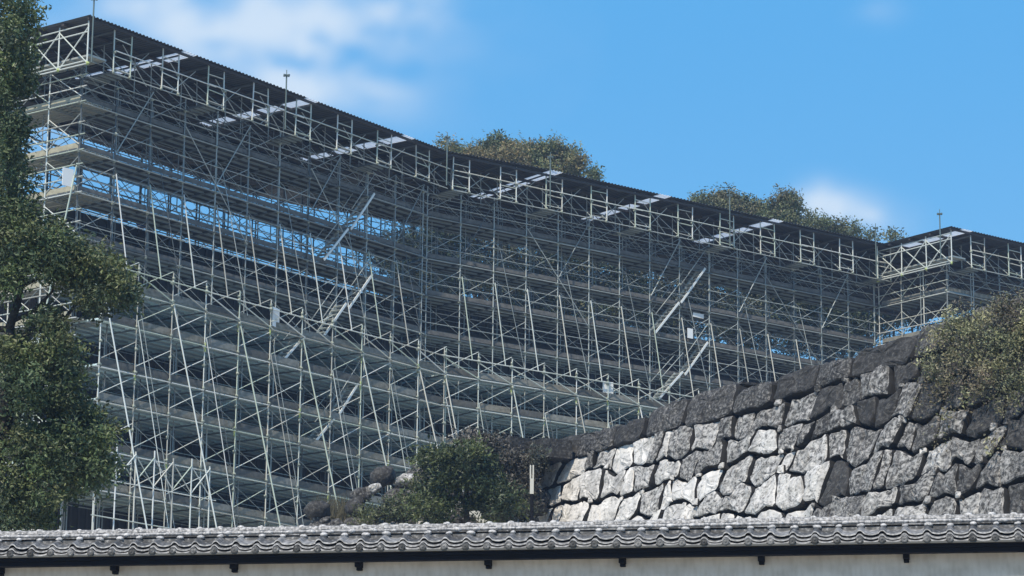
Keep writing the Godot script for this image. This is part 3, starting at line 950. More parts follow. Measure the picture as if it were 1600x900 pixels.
# truss across the end of a roof
func end_truss(o: Node3D, k: int, s: float, o0: float, o1: float, top: float, n: int) -> void:
	var low := 30.75
	for h in [low, low + 0.12, top - 0.12, top - 0.42]:
		tube(o, "end_chord", pt(k, s, o0, h), pt(k, s, o1, h), 0.027, M.bright[0])
	for i in n + 1:
		var p := lerpf(o0, o1, float(i) / n)
		tube(o, "end_post", pt(k, s, p, low - 0.05), pt(k, s, p, top), 0.030, M.bright[0])
		clamp_at(o, pt(k, s, p, low), M.clamp[1])
		if i < n:
			var q := lerpf(o0, o1, float(i + 1) / n)
			tube(o, "end_diagonal", pt(k, s, p, low), pt(k, s, q, top - 0.2), 0.026, M.bright[1])
			tube(o, "end_diagonal", pt(k, s, p, top - 0.2), pt(k, s, q, low), 0.026, M.bright[0])
			planks(o, k, s + 0.1, s + 1.0, maxf(p, q), minf(p, q), low + 0.35, M.plank_end, 0.5)


# ---------------------------------------------------------------- building inside the hall
func build_building() -> void:
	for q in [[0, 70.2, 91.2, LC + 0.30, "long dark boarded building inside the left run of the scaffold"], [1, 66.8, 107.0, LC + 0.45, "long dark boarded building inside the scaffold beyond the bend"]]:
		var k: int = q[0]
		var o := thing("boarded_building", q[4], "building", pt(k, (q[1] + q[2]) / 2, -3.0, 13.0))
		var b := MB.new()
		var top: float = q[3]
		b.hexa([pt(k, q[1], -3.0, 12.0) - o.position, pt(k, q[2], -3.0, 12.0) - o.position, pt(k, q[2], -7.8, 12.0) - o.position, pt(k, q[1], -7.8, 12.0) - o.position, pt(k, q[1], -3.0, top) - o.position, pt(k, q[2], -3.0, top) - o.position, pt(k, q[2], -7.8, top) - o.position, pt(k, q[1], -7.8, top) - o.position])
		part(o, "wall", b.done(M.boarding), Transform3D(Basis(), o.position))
		var s: float = q[1] + 0.1
		while s < q[2]:
			var m := MB.new()
			m.box(pt(k, s, -2.975, (12.0 + top) / 2) - o.position, fdir(k) * 0.05, Vector3(0, (top - 12.0) / 2 - 0.02, 0), ndir(k) * 0.022)
			part(o, "batten", m.done(M.batten), Transform3D(Basis(), o.position))
			s += 0.42
		var h := 14.2
		while h < top:
			board(o, "weather_rail", pt(k, q[1], -2.93, h), pt(k, q[2], -2.93, h), 0.16, 0.05, M.batten)
			h += 2.3


# ---------------------------------------------------------------- plants
func sprig(n: int, size: float, spread: float, m: Material, sd: int) -> ArrayMesh:
	var r := RandomNumberGenerator.new(); r.seed = sd
	var b := MB.new()
	for i in n:
		var c := Vector3(r.randfn(), r.randfn(), r.randfn()) * spread
		var d := Vector3(r.randfn(), r.randfn() * 0.6, r.randfn()).normalized()
		var w := d.cross(Vector3(r.randfn(), r.randfn() + 1.2, r.randfn())).normalized()
		var l := size * r.randf_range(0.7, 1.25)
		var u := d.cross(w) * l * 0.12
		b.tri(c, c + d * l * 0.5 + w * l * 0.24 + u, c + d * l)
		b.tri(c, c + d * l, c + d * l * 0.5 - w * l * 0.24 + u)
	return b.done(m)

func foliage(o: Node3D, called: String, blobs: Array, density: float, meshes: Array, tones: Array, scale := 1.0) -> void:
	# blobs: [centre, radii vector]; sprigs spread through the outer part of each blob's volume
	for v in meshes.size():
		var xf := []; var cols := []
		for bl in blobs:
			var c: Vector3 = bl[0]; var r: Vector3 = bl[1]
			var area := 4.0 * PI * pow((pow(r.x * r.y, 1.6) + pow(r.y * r.z, 1.6) + pow(r.x * r.z, 1.6)) / 3.0, 1 / 1.6)
			var n := int(area * density / meshes.size() * (bl[2] if bl.size() > 2 else 1.0)) + 1
			var tone: Color = tones[rng.randi() % tones.size()]
			var tufts := []
			for i in maxi(6, int(n / 16.0)):
				var d := Vector3(rng.randfn(), rng.randfn(), rng.randfn()).normalized()
				tufts.append([d * pow(rng.randf(), 0.36) * rng.randf_range(0.85, 1.16), rng.randf_range(0.72, 1.35), rng.randf_range(0.10, 0.22)])
			for i in n:
				var tuft: Array = tufts[rng.randi() % tufts.size()]
				var off: Vector3 = Vector3(rng.randfn(), rng.randfn() * 0.6, rng.randfn()) * float(tuft[2])
				var p: Vector3 = c + (tuft[0] + off) * r
				xf.append(Transform3D(Basis(Vector3(rng.randfn(), rng.randfn(), rng.randfn()).normalized(), rng.randf() * TAU).scaled(Vector3.ONE * scale * rng.randf_range(0.75, 1.3)), p - o.position))
				var t2: Color = tone.lerp(tones[rng.randi() % tones.size()], 0.35)
				var g: float = rng.randf_range(0.7, 1.3) * tuft[1]
				cols.append(Color(t2.r * g, t2.g * g, t2.b * g))
		var mm := MultiMesh.new()
		mm.transform_format = MultiMesh.TRANSFORM_3D; mm.use_colors = true
		mm.mesh = meshes[v]
		mm.instance_count = xf.size()
		for i in xf.size():
			mm.set_instance_transform(i, xf[i]); mm.set_instance_color(i, cols[i])
		var node := MultiMeshInstance3D.new()
		node.name = called; node.multimesh = mm
		node.set_meta("kind", "stuff")
		o.add_child(node, true)

func limb(o: Node3D, called: String, pts: Array, r0: float, r1: float) -> void:
	var b := MB.new(true)
	for i in pts.size() - 1:
		var a := lerpf(r0, r1, float(i) / (pts.size() - 1)); var c := lerpf(r0, r1, float(i + 1) / (pts.size() - 1))
		b.cone(pts[i] - o.position, pts[i + 1] - o.position, a, c, 8)
	part(o, called, b.done(M.bark), Transform3D(Basis(), o.position))

func build_near_tree() -> void:
	var D := 48.0
	var px := D / FOCAL
	var root := at(-40, 900, D); root.y = ground_h(root.x, root.z)
	var o := thing("broadleaf_tree", "big dark evergreen tree filling the left edge before the scaffold", "tree", root)
	limb(o, "trunk", [root, at(-36, 860, D), at(-28, 760, D), at(0, 660, D), at(18, 590, D), at(20, 548, D)], 0.34, 0.12)
	limb(o, "branch", [at(20, 548, D), at(14, 515, D), at(28, 470, D), at(34, 430, D), at(20, 380, D), at(10, 250, D), at(8, 120, D)], 0.09, 0.03)
	limb(o, "branch", [at(14, 515, D), at(-30, 512, D)], 0.06, 0.04)
	limb(o, "branch", [at(20, 548, D), at(34, 528, D), at(52, 513, D), at(88, 524, D), at(100, 500, D), at(118, 476, D), at(150, 463, D)], 0.06, 0.02)
	limb(o, "branch", [at(24, 500, D), at(50, 487, D), at(66, 473, D), at(82, 455, D), at(86, 430, D)], 0.04, 0.015)
	limb(o, "branch", [at(6, 420, D), at(40, 445, D), at(60, 435, D), at(110, 425, D)], 0.04, 0.015)
	var list := [[8, 20, 50, 48], [28, 62, 28, 30], [10, 95, 36, 50], [2, 140, 34, 42], [30, 125, 18, 26], [8, 200, 34, 36], [20, 230, 26, 40], [14, 280, 38, 40], [30, 335, 34, 30], [62, 365, 40, 30], [18, 385, 52, 36], [100, 390, 38, 34], [140, 405, 36, 26], [172, 432, 36, 30], [192, 462, 24, 26], [110, 428, 44, 24], [60, 412, 52, 26], [150, 468, 30, 20], [0, 440, 26, 40],
		[75, 505, 34, 18], [20, 555, 46, 34], [62, 560, 50, 30], [100, 548, 32, 28], [112, 590, 22, 22], [40, 605, 60, 40], [95, 620, 42, 34], [128, 655, 32, 30], [150, 690, 28, 34], [160, 728, 22, 22], [95, 690, 60, 44], [30, 690, 56, 50], [20, 765, 52, 44], [75, 760, 48, 34], [118, 745, 40, 28], [50, 808, 34, 24], [8, 815, 40, 22]]
	var blobs := []
	for b in list:
		for z in [-0.5, 0.45]:
			var c := at(b[0] + rng.randf_range(-6, 6), b[1] + rng.randf_range(-6, 6), D + z + rng.randf_range(-0.25, 0.25))
			blobs.append([c, Vector3(b[2] * px * 0.98, b[3] * px * 0.98, 0.5)])
	foliage(o, "crown", blobs, 44.0, [sprig(11, 0.082, 0.075, M.leaf, 1), sprig(11, 0.075, 0.085, M.leaf, 2), sprig(9, 0.09, 0.07, M.leaf, 3)], [Color(0.050, 0.080, 0.034), Color(0.062, 0.095, 0.036), Color(0.085, 0.115, 0.034), Color(0.045, 0.068, 0.036), Color(0.115, 0.125, 0.045)])

func far_tree(called: String, label: String, list: Array, D: float, tones: Array, density := 15.0) -> void:
	var px := D / FOCAL
	var mid: Array = list[0]
	var root := at(mid[0], 600, D); root.y = ground_h(root.x, root.z)
	var o := thing(called, label, "tree", root, "trees behind the scaffold")
	var top := at(mid[0], mid[1], D)
	limb(o, "trunk", [root, root.lerp(top, 0.5) + Vector3(0.3, 0, 0), top], 0.5, 0.12)
	var blobs := []
	for b in list:
		var c := at(b[0], b[1], D + rng.randf_range(-1.5, 1.5))
		limb(o, "branch", [root.lerp(top, 0.55), c.lerp(root, 0.2), c.lerp(root, 0.05)], 0.16, 0.04)
		for q in 3:
			blobs.append([c + Vector3(rng.randf_range(-0.5, 0.5) * b[2] * px, rng.randf_range(-0.4, 0.4) * b[3] * px, rng.randf_range(-1.2, 1.2)), Vector3(b[2] * px * 0.85, b[3] * px * 0.72, b[2] * px * 0.7)])
	foliage(o, "crown", blobs, density, [sprig(14, 0.17, 0.20, M.leaf, 11), sprig(14, 0.15, 0.24, M.leaf, 12)], tones)

func build_far_trees() -> void:
	var rust := [Color(0.11, 0.14, 0.055), Color(0.15, 0.155, 0.06), Color(0.21, 0.155, 0.065), Color(0.15, 0.165, 0.07), Color(0.10, 0.14, 0.06)]
	var green := [Color(0.085, 0.115, 0.05), Color(0.11, 0.135, 0.055), Color(0.14, 0.15, 0.06), Color(0.16, 0.135, 0.065)]
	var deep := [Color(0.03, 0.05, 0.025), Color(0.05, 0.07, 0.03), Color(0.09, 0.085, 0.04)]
	far_tree("far_tree", "broad orange tinged tree rising above the roof right of the bend", [[800, 266, 60, 36], [725, 240, 32, 18], [705, 236, 16, 10], [790, 232, 38, 20], [835, 245, 36, 30], [868, 236, 32, 24], [895, 258, 22, 24], [880, 285, 32, 24], [930, 278, 12, 12], [730, 270, 36, 24]], 168.0, rust)
	far_tree("far_tree", "twin topped tree above the roof, right of the fifth lightning rod", [[1140, 330, 30, 24], [1135, 312, 24, 18], [1105, 318, 22, 14], [1165, 330, 22, 16], [1195, 328, 24, 18], [1228, 322, 24, 20], [1232, 345, 24, 20], [1180, 352, 40, 20]], 172.0, green)
	far_tree("far_tree", "small sparse tree tops just before the inner roof corner", [[1285, 352, 20, 12], [1268, 346, 10, 10], [1312, 358, 12, 9], [1334, 364, 9, 8], [1355, 374, 10, 6], [1392, 371, 8, 6], [1300, 374, 40, 12]], 172.0, green)
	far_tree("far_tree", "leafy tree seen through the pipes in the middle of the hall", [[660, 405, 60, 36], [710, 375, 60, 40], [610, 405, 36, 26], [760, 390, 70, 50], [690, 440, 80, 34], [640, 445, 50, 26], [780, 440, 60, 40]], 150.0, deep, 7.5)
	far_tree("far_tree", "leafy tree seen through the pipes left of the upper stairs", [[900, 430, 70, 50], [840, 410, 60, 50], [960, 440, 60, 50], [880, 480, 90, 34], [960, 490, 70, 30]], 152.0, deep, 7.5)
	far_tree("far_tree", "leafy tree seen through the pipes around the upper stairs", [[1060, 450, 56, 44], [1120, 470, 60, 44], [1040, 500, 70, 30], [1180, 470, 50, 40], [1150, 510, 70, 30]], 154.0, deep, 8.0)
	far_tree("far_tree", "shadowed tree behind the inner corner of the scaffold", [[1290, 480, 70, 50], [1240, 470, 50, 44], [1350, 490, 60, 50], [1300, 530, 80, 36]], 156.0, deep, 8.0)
	far_tree("far_tree", "shadowed tree behind the projecting wing", [[1480, 470, 70, 50], [1420, 470, 50, 50], [1560, 470, 70, 54], [1640, 480, 60, 50]], 158.0, deep, 8.0)

func build_bank() -> void:
	# collapsed wall end: boulders on the bank
	var o := thing("collapsed_wall", "collapsed wall end of tumbled dark boulders on the bank", "wall", at(600, 790, 79))
	var list := [[598, 745, 20, 15, 0], [640, 752, 20, 10, 1], [585, 764, 12, 7, 1], [655, 740, 18, 12, 0], [664, 762, 22, 12, 0], [690, 728, 22, 13, 0]]
	for i in 95:   # the slope of tumbled stones
		var x := rng.randf_range(492, 850)
		var crown := 690.0 if x > 740 else lerpf(790.0, 705.0, clampf((x - 500.0) / 200.0, 0, 1))
		var y := crown + pow(rng.randf(), 0.8) * (822.0 - crown) + 6.0
		var q := rng.randf_range(8, 20)
		list.append([x, y, q, q * rng.randf_range(0.5, 0.85), 1 if rng.randf() < 0.14 else 0])
	for b in list:
		var D: float = 79.6 - (b[1] - 700.0) * 0.012 + rng.randf_range(-0.3, 0.3)
		var c := at(b[0], b[1], D)
		var px := D / FOCAL
		var m := MB.new(true)
		var nz := FastNoiseLite.new(); nz.seed = rng.randi() % 999; nz.frequency = 1.1
		var pts := []
		for j in 9:
			var row := []
			for i in 12:
				var p := PI * j / 8; var t := TAU * i / 12
				var d := Vector3(sin(p) * cos(t), cos(p), sin(p) * sin(t))
				d = d / pow(pow(absf(d.x), 3.0) + pow(absf(d.y), 3.0) + pow(absf(d.z), 3.0), 0.333)
				row.append(d * Vector3(b[2] * px, b[3] * px, b[2] * px) * (1.0 + nz.get_noise_3dv(d * 1.2) * 0.45))
			pts.append(row)
		for j in 8:
			for i in 12:
				var k := (i + 1) % 12
				m.quad(pts[j][i], pts[j][k], pts[j + 1][k], pts[j + 1][i])
		part(o, "boulder", m.done(M.stone_mottled[rng.randi() % 3] if b[4] else M.stone_dark[rng.randi() % 2]), Transform3D(Basis(Vector3(0, 0, 1), rng.randf_range(-0.1, 0.5)), c))
	# a fallen coping slab
	for q in [[752, 706, 818, 686, 79.5], [828, 700, 872, 688, 79.0]]:
		var a := at(q[0], q[1], q[4]); var b := at(q[2], q[3], q[4] - 1.5)
		var m := MB.new()
		var z := (b - a).normalized().cross(Vector3.UP).normalized()
		m.box((a + b) / 2 - o.position + Vector3(0, -0.22, 0), (b - a) / 2, Vector3(0, 0.26, 0), z * 0.45)
		part(o, "coping_slab", m.done(M.stone_dark[0]), Transform3D(Basis(), o.position))
	var px := 76.0 / FOCAL
	var mk := func(list2: Array, D: float) -> Array:
		var out := []
		for b in list2:
			var c := at(b[0], b[1], D + rng.randf_range(-0.5, 0.5))
			out.append([c, Vector3(b[2] * px, b[3] * px, 0.8)])
		return out
	var shrub := thing("shrub", "dense dark green shrub on the bank beside the stone wall's end", "shrub", at(730, 800, 76))
	limb(shrub, "stem", [at(730, 830, 76), at(728, 780, 76), at(735, 720, 76)], 0.10, 0.03)
	limb(shrub, "stem", [at(728, 790, 76), at(690, 740, 76), at(680, 715, 76)], 0.06, 0.02)
	foliage(shrub, "leaves", mk.call([[720, 735, 40, 34], [680, 745, 36, 36], [760, 745, 34, 36], [700, 715, 36, 16], [740, 712, 30, 14], [730, 775, 60, 32], [680, 790, 44, 26], [780, 780, 40, 34], [665, 715, 16, 12]], 76.0), 30.0, [sprig(10, 0.12, 0.10, M.leaf, 21), sprig(10, 0.11, 0.12, M.leaf, 22)], [Color(0.024, 0.042, 0.018), Color(0.032, 0.052, 0.019), Color(0.06, 0.075, 0.022), Color(0.09, 0.11, 0.035)])
	var ivy := thing("ivy_patch", "green ivy creeping over the tumbled boulders left of the shrub", "ivy", at(590, 800, 77))
	foliage(ivy, "leaves", mk.call([[610, 797, 34, 12], [645, 782, 26, 16], [575, 808, 24, 8], [655, 755, 14, 8]], 77.6), 22.0, [sprig(9, 0.11, 0.11, M.leaf, 31)], [Color(0.06, 0.075, 0.03), Color(0.045, 0.06, 0.025), Color(0.10, 0.11, 0.04)])
	var brush := thing("brushwood", "grey brown dry brushwood between the shrub and the stone wall", "bush", at(790, 790, 77))
	foliage(brush, "twigs", mk.call([[790, 720, 36, 22], [815, 745, 24, 30], [800, 770, 30, 26], [735, 695, 40, 10], [770, 690, 24, 9], [840, 715, 16, 12], [820, 795, 24, 16]], 77.5), 26.0, [sprig(9, 0.13, 0.13, M.leaf, 41)], [Color(0.06, 0.055, 0.042), Color(0.08, 0.07, 0.055), Color(0.04, 0.048, 0.03), Color(0.16, 0.14, 0.115)])
	var dry := thing("dry_grass", "dark dry grass tufts at the foot of the tumbled boulders", "grass", at(510, 800, 80))
	var gm := MB.new()
	for i in 500:
		var b := at(rng.randf_range(488, 560), rng.randf_range(800, 825), 79.5 + rng.randf_range(-0.5, 0.5)) - dry.position
		var tip := b + Vector3(rng.randf_range(-0.2, 0.2), rng.randf_range(0.3, 0.75), rng.randf_range(-0.2, 0.2))
		gm.tri(b - Vector3(0.012, 0, 0), b + Vector3(0.012, 0, 0), tip)
	var gi := part(dry, "blades", gm.done(M.drygrass), Transform3D(Basis(), dry.position))
	gi.set_meta("kind", "stuff")
	# vines over the right top of the stone wall
	var vine := thing("vine", "thick yellow green vine hanging over the right top of the stone wall", "vine", WALL_0 + WALL_D * -5.0 + Vector3(0, 15.4, 0))
	var vb := []
	for b in [[1600, 500, 50, 34], [1550, 505, 50, 26], [1500, 515, 36, 22], [1480, 545, 26, 26], [1530, 545, 46, 34], [1590, 550, 50, 40], [1470, 575, 16, 22], [1510, 588, 34, 24, 0.7], [1560, 596, 46, 26, 0.8], [1610, 602, 40, 28, 0.8], [1480, 610, 14, 18], [1640, 520, 50, 60], [1690, 540, 50, 70], [1590, 635, 30, 12, 0.4], [1535, 622, 20, 10, 0.4], [1455, 560, 10, 12, 0.4], [1460, 600, 12, 16, 0.3], [1450, 640, 10, 20, 0.2], [1500, 650, 20, 16, 0.3], [1570, 690, 24, 16, 0.2], [1480, 690, 12, 24, 0.15]]:
		var r := ray(b[0], b[1])
		var lean := tan(deg_to_rad(15.0))
		# where this sight line meets the battered face
		var num := (WALL_0 + Vector3(0, 15.5, 0) - EYE).dot(WALL_N + Vector3(0, lean, 0))
		var t := num / r.dot(WALL_N + Vector3(0, lean, 0))
		var c := EYE + r * t + WALL_N * 0.15
		var s := t * r.length() / FOCAL
		vb.append([c, (WALL_D.abs() * (b[2] * s * 1.5) + Vector3(0, b[3] * s, 0) + WALL_N.abs() * 0.12), b[4] if b.size() > 4 else 1.0])
	foliage(vine, "leaves", vb, 34.0, [sprig(11, 0.075, 0.10, M.leaf, 51), sprig(11, 0.065, 0.11, M.leaf, 52), sprig(9, 0.085, 0.12, M.leaf, 53)], [Color(0.13, 0.145, 0.07), Color(0.18, 0.17, 0.095), Color(0.09, 0.11, 0.055), Color(0.20, 0.155, 0.11), Color(0.40, 0.39, 0.22), Color(0.06, 0.055, 0.045), Color(0.26, 0.26, 0.13)])
	# striped marker post
	var D := 74.0
	var mp := thing("marker_post", "slim marker post, white above and dark below, before the brushwood", "post", at(831, 815, D))
	var m := MB.new()
	var a := at(831, 772, D) - mp.position; var c := at(831, 748, D) - mp.position; var t := at(831, 727, D) - mp.position
	m.box((a + c) / 2, Vector3(0.05, 0, 0), Vector3(0, (c.y - a.y) / 2, 0), Vector3(0, 0, 0.05))
	for x in [-0.036, 0.036]: m.box((c + t) / 2 + Vector3(x, 0, 0), Vector3(0.018, 0, 0), Vector3(0, (t.y - c.y) / 2, 0), Vector3(0, 0, 0.05))
	part(mp, "white_sleeve", m.done(M.sleeve), Transform3D(Basis(), mp.position))
	m = MB.new()
	m.cone(Vector3(0, -2.5, 0), a, 0.05, 0.05, 8)
	part(mp, "dark_base", m.done(M.darkwood), Transform3D(Basis(), mp.position))


# ---------------------------------------------------------------- sky
func build_sky() -> PanoramaSkyMaterial:
	var w := 2048; var h := 1024
	var data := PackedFloat32Array()
	data.resize(w * h * 3)
	var n1 := FastNoiseLite.new(); n1.seed = 5; n1.frequency = 1.0; n1.fractal_octaves = 5; n1.fractal_gain = 0.52
	var n2 := FastNoiseLite.new(); n2.seed = 9; n2.frequency = 1.0; n2.fractal_octaves = 3
	var zen := Vector3(0.055, 0.20, 0.60); var mid := Vector3(0.108, 0.405, 0.80); var hor := Vector3(0.27, 0.575, 0.90)
	# wisps: azimuth, elevation, half widths (degrees), strength
	var puffs := [[-7.1, 18.4, 1.5, 1.1, 0.55], [-5.9, 17.5, 1.5, 0.8, 0.42], [-4.4, 18.1, 1.3, 1.0, 0.60], [-3.2, 18.5, 1.3, 0.8, 0.55], [-2.1, 18.6, 0.8, 0.5, 0.60], [-5.0, 17.0, 1.8, 0.45, 0.40], [-3.2, 16.9, 1.2, 0.5, 0.25], [-5.0, 18.0, 4.2, 1.8, 0.16], [6.45, 14.80, 0.50, 0.34, 1.0], [7.05, 14.55, 0.62, 0.34, 0.8], [6.9, 14.2, 1.1, 0.5, 0.40], [7.7, 18.55, 0.5, 0.22, 0.2], [-13.0, 17.0, 4.0, 2.0, 0.5], [20.0, 20.0, 5.0, 2.0, 0.4]]
	for j in h:
		var el := 90.0 - (j + 0.5) * 180.0 / h
		var y := sin(deg_to_rad(el))
		var base: Vector3
		if el > 24.0: base = mid.lerp(zen, smoothstep(18.0, 75.0, el))
		base = hor.lerp(mid, smoothstep(3.0, 20.0, el)) if el <= 24.0 else mid.lerp(zen, smoothstep(24.0, 80.0, el))
		if el < 0.0: base = Vector3(0.16, 0.17, 0.17).lerp(hor, smoothstep(-3.0, 0.0, el))
		for i in w:
			var az := fposmod((i + 0.5) * 360.0 / w + 180.0, 360.0) - 180.0
			var c := base
			if el > 1.0:
				var a := deg_to_rad(az)
				var d := Vector3(sin(a) * cos(deg_to_rad(el)), y, -cos(a) * cos(deg_to_rad(el)))
				var cloud := 0.0
				var f := 0.0
				for p in puffs:
					var dx: float = (az - p[0]) / p[2]; var dy: float = (el - p[1]) / p[3]
					var q := dx * dx + dy * dy
					if q < 6.0: f += p[4] * exp(-q)
				var near: bool = absf(az) < 14.0 and el < 26.0
				if f > 0.01:
					cloud = f * clampf(0.80 + 1.1 * n1.get_noise_3d(d.x * 16.0, d.y * 34.0, d.z * 16.0) + 0.9 * n1.get_noise_3d(d.x * 46.0 + d.y * 20.0, d.y * 95.0, d.z * 46.0), 0.0, 1.6)
				if not near:
					var g := n1.get_noise_3d(d.x * 4.0, d.y * 8.0, d.z * 4.0) + 0.3 * n2.get_noise_3d(d.x * 2.0, d.y * 3.0, d.z * 2.0)
					cloud = maxf(cloud, 0.6 * smoothstep(0.12, 0.5, g) * smoothstep(14.0, 22.0, maxf(absf(az), el - 4.0)))
				cloud = clampf(cloud, 0.0, 0.9)
				c = c.lerp(Vector3(0.74, 0.83, 0.92), cloud * 0.86)
			var k := (j * w + i) * 3
			data[k] = c.x; data[k + 1] = c.y; data[k + 2] = c.z
	var im := Image.create_from_data(w, h, false, Image.FORMAT_RGBF, data.to_byte_array())
	var m := PanoramaSkyMaterial.new()
	m.panorama = ImageTexture.create_from_image(im)
	return m


func build_materials() -> void:
	M.steel = [mat(lin(0.40, 0.43, 0.41), 0.5, 0.15), mat(lin(0.32, 0.35, 0.34), 0.5, 0.15), mat(lin(0.24, 0.27, 0.27), 0.55, 0.15), mat(lin(0.10, 0.115, 0.12), 0.6, 0.15)]
	M.bright = [mat(lin(0.62, 0.65, 0.61), 0.45, 0.1), mat(lin(0.52, 0.56, 0.51), 0.5, 0.1), mat(lin(0.47, 0.53, 0.44), 0.5, 0.1), mat(lin(0.68, 0.69, 0.66), 0.45, 0.1), mat(lin(0.40, 0.40, 0.36), 0.6, 0.1), mat(lin(0.58, 0.57, 0.50), 0.5, 0.1)]
	M.clamp = [mat(lin(0.30, 0.33, 0.28), 0.55, 0.3), mat(lin(0.38, 0.46, 0.17), 0.6)]
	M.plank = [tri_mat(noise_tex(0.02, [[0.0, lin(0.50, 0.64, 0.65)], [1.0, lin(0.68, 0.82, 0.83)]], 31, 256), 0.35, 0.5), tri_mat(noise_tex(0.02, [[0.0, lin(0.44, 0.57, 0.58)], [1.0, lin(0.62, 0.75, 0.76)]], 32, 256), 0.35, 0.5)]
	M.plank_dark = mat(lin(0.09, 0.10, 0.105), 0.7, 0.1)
	M.plank_end = mat(lin(0.33, 0.34, 0.31), 0.6, 0.1)
	var toe_tex := noise_tex(0.03, [[0.0, lin(0.09, 0.085, 0.06)], [0.5, lin(0.22, 0.20, 0.16)], [1.0, lin(0.36, 0.33, 0.27)]], 33, 256)
	M.toe = [tri_mat(toe_tex, 0.5, 0.85), tri_mat(noise_tex(0.03, [[0.0, lin(0.12, 0.12, 0.105)], [1.0, lin(0.33, 0.32, 0.28)]], 34, 256), 0.6, 0.85), tri_mat(noise_tex(0.03, [[0.0, lin(0.05, 0.05, 0.045)], [1.0, lin(0.15, 0.14, 0.12)]], 35, 256), 0.6, 0.85)]
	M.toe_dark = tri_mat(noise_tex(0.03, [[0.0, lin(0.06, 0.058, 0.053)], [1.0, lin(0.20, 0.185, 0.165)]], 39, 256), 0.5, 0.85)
	M.rail = mat(lin(0.24, 0.29, 0.30), 0.6, 0.1)
	M.wood = tri_mat(noise_tex(0.03, [[0.0, lin(0.26, 0.24, 0.17)], [1.0, lin(0.44, 0.42, 0.32)]], 36, 256), 0.6, 0.8)
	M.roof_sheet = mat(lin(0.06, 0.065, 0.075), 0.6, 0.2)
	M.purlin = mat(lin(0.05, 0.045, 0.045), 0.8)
	M.skylight = mat(lin(0.90, 0.92, 0.93), 0.5)
	M.skylight.backlight_enabled = true; M.skylight.backlight = Color(0.98, 0.99, 1.0)
	M.aluminium = mat(lin(0.74, 0.74, 0.70), 0.45, 0.1)
	M.rod = mat(lin(0.14, 0.18, 0.17), 0.5, 0.3)
	M.sheet = mat(lin(0.78, 0.78, 0.76), 0.7)
	M.sleeve = mat(lin(0.50, 0.49, 0.44), 0.8)
	M.tarp = mat(lin(0.03, 0.12, 0.50), 0.5)
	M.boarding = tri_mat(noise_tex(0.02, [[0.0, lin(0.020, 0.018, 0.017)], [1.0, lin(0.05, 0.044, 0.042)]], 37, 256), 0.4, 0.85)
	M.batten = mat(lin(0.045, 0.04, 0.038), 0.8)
	M.darkwood = mat(lin(0.012, 0.012, 0.014), 0.8)
	M.darkwood.metallic_specular = 0.15
	M.eaveboard = mat(lin(0.10, 0.10, 0.095), 0.8)
	M.plaster = tri_mat(noise_tex(0.012, [[0.0, lin(0.54, 0.485, 0.41)], [0.6, lin(0.66, 0.60, 0.52)], [1.0, lin(0.72, 0.66, 0.575)]], 38, 512, 5), 0.5, 0.9)
	var streak := noise_tex(0.02, [[0.0, lin(0.84, 0.83, 0.80)], [0.45, lin(0.95, 0.945, 0.935)], [0.6, grey(1.0)], [1.0, grey(1.0)]], 82, 512, 5)
	M.plaster.detail_enabled = true; M.plaster.detail_albedo = streak; M.plaster.detail_blend_mode = BaseMaterial3D.BLEND_MODE_MUL
	M.plaster.detail_uv_layer = BaseMaterial3D.DETAIL_UV_2; M.plaster.uv2_triplanar = true; M.plaster.uv2_world_triplanar = true; M.plaster.uv2_scale = Vector3(1.1, 0.35, 1.1)
	# tiles: weathered clay grey with pale lichen
	M.tile = []
	for i in 4:
		var v: float = [0.05, 0.10, 0.16, 0.08][i]
		M.tile.append(tri_mat(noise_tex(0.03, [[0.0, grey(v * 0.55)], [0.45, grey(v)], [0.68, grey(v * 1.8, 0.01)], [0.82, grey(0.34, 0.02)], [1.0, grey(0.52, 0.02)]], 40 + i, 256, 5), 1.7, 0.75))
	M.lip = tri_mat(noise_tex(0.03, [[0.0, grey(0.12)], [0.4, grey(0.30, 0.02)], [0.7, grey(0.5, 0.02)], [1.0, grey(0.62, 0.02)]], 47, 256, 5), 1.9, 0.85)
	M.cap = []
	for i in 3:
		M.cap.append(tri_mat(noise_tex(0.035, [[0.0, grey(0.10)], [0.30, grey(0.18)], [0.50, grey(0.32, 0.02)], [0.66, grey(0.54, 0.03)], [1.0, grey(0.66, 0.03)]], 50 + i, 256, 5), 2.2, 0.85))
	M.mortar = []
	for i in 3:
		M.mortar.append(tri_mat(noise_tex(0.04, [[0.0, grey(0.16)], [0.4, grey(0.30 + 0.1 * i, 0.03)], [0.62, grey(0.58, 0.03)], [1.0, grey(0.74, 0.03)]], 60 + i, 256, 4), 3.0, 0.9))
	# wall stones
	var bump := noise_tex(0.03, [], 70, 512, 5, true, 6.0)
	var blot := noise_tex(0.008, [[0.0, lin(0.34, 0.34, 0.35)], [0.36, lin(0.70, 0.69, 0.67)], [0.55, lin(1.0, 0.99, 0.96)], [1.0, grey(1.0)]], 71, 512, 5, false, 4.0, 0.6)
	# lichened stone: a share of pale crust over a dark body, in clusters with fine ragged edges
	var mk := func(body: float, crust: float, share: float, sd: int, f: float) -> StandardMaterial3D:
		var t := 1.0 - share
		return tri_mat(noise_tex(f, [[0.0, lin(body * 0.55, body * 0.53, body * 0.55)], [maxf(t - 0.16, 0.02), lin(body, body * 0.97, body * 0.97)], [maxf(t - 0.03, 0.04), lin(body * 1.7, body * 1.65, body * 1.6)], [minf(t + 0.04, 0.96), grey(crust * 0.8, 0.02)], [1.0, grey(crust, 0.03)]], sd, 512, 6, false, 4.0, 0.72), 0.55, 0.92, bump, blot, 0.11, Vector3(3.4, 0.8, 3.4))
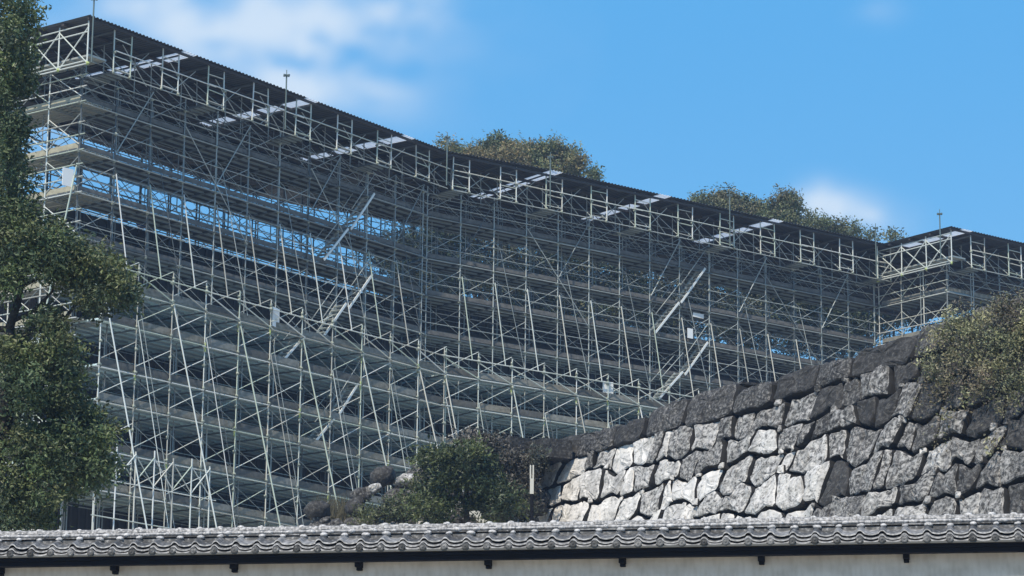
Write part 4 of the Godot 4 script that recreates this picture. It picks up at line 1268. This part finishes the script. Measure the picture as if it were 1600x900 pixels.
	M.stone_grade = [mk.call(0.036, 0.16, 0.34, 72, 0.022), mk.call(0.042, 0.34, 0.38, 73, 0.026), mk.call(0.045, 0.50, 0.44, 74, 0.022), mk.call(0.05, 0.56, 0.49, 75, 0.026), mk.call(0.05, 0.66, 0.58, 76, 0.022), mk.call(0.06, 0.74, 0.66, 77, 0.026), mk.call(0.08, 0.80, 0.73, 78, 0.022)]
	M.stone_mottled = [M.stone_grade[3], M.stone_grade[4], M.stone_grade[2]]
	M.stone_dark = [M.stone_grade[0], M.stone_grade[1]]
	M.darkstone = M.stone_dark[1]
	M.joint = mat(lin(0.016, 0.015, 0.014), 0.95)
	M.earth = tri_mat(noise_tex(0.02, [[0.0, lin(0.28, 0.26, 0.21)], [0.5, lin(0.38, 0.36, 0.30)], [1.0, lin(0.48, 0.46, 0.39)]], 80, 512, 5), 0.2, 0.95)
	M.bark = tri_mat(noise_tex(0.04, [[0.0, lin(0.02, 0.018, 0.015)], [1.0, lin(0.07, 0.06, 0.05)]], 81, 256), 1.5, 0.95)
	M.leaf = mat(Color.WHITE, 0.55)
	M.leaf.vertex_color_use_as_albedo = true
	M.leaf.backlight_enabled = true; M.leaf.backlight = Color(0.10, 0.13, 0.03)
	M.drygrass = mat(lin(0.07, 0.065, 0.04), 0.9)


func _ready() -> void:
	rng.seed = 20240
	# camera
	var cam := Camera3D.new()
	cam.name = "camera"
	add_child(cam)
	cam.position = EYE
	cam.rotation_degrees = Vector3(PITCH, 0, ROLL)
	cam.fov = rad_to_deg(2.0 * atan(450.0 / FOCAL))
	cam.near = 0.5; cam.far = 6000.0
	cam.current = true
	cam_basis = cam.transform.basis
	# sky, air, exposure
	var env := Environment.new()
	env.background_mode = Environment.BG_SKY
	var sky := Sky.new()
	sky.sky_material = build_sky()
	env.sky = sky
	env.tonemap_mode = Environment.TONE_MAPPER_LINEAR
	env.tonemap_exposure = 1.08
	env.fog_enabled = true
	env.fog_density = 0.0005
	env.fog_light_color = Color(0.72, 0.84, 1.0)
	env.sdfgi_enabled = true; env.ssao_enabled = true; env.ssil_enabled = true
	var we := WorldEnvironment.new()
	we.name = "world_environment"
	we.environment = env
	add_child(we)
	# sun: behind the viewer's left shoulder, grazing the scaffold fronts
	var sun := DirectionalLight3D.new()
	sun.name = "sun"
	add_child(sun)
	var saz := deg_to_rad(-157.0); var sel := deg_to_rad(50.0)
	var to := Vector3(sin(saz) * cos(sel), sin(sel), -cos(saz) * cos(sel))
	sun.basis = Basis.looking_at(-to)
	sun.light_energy = 1.4
	sun.light_color = Color(1.0, 0.955, 0.88)
	sun.light_angular_distance = 0.5
	sun.shadow_enabled = true

	build_materials()
	build_ground()
	build_stone_wall()
	build_building()
	build_scaffolds()
	build_tile_wall()
	build_bank()
	build_near_tree()
	build_far_trees()
	flush_overflow()
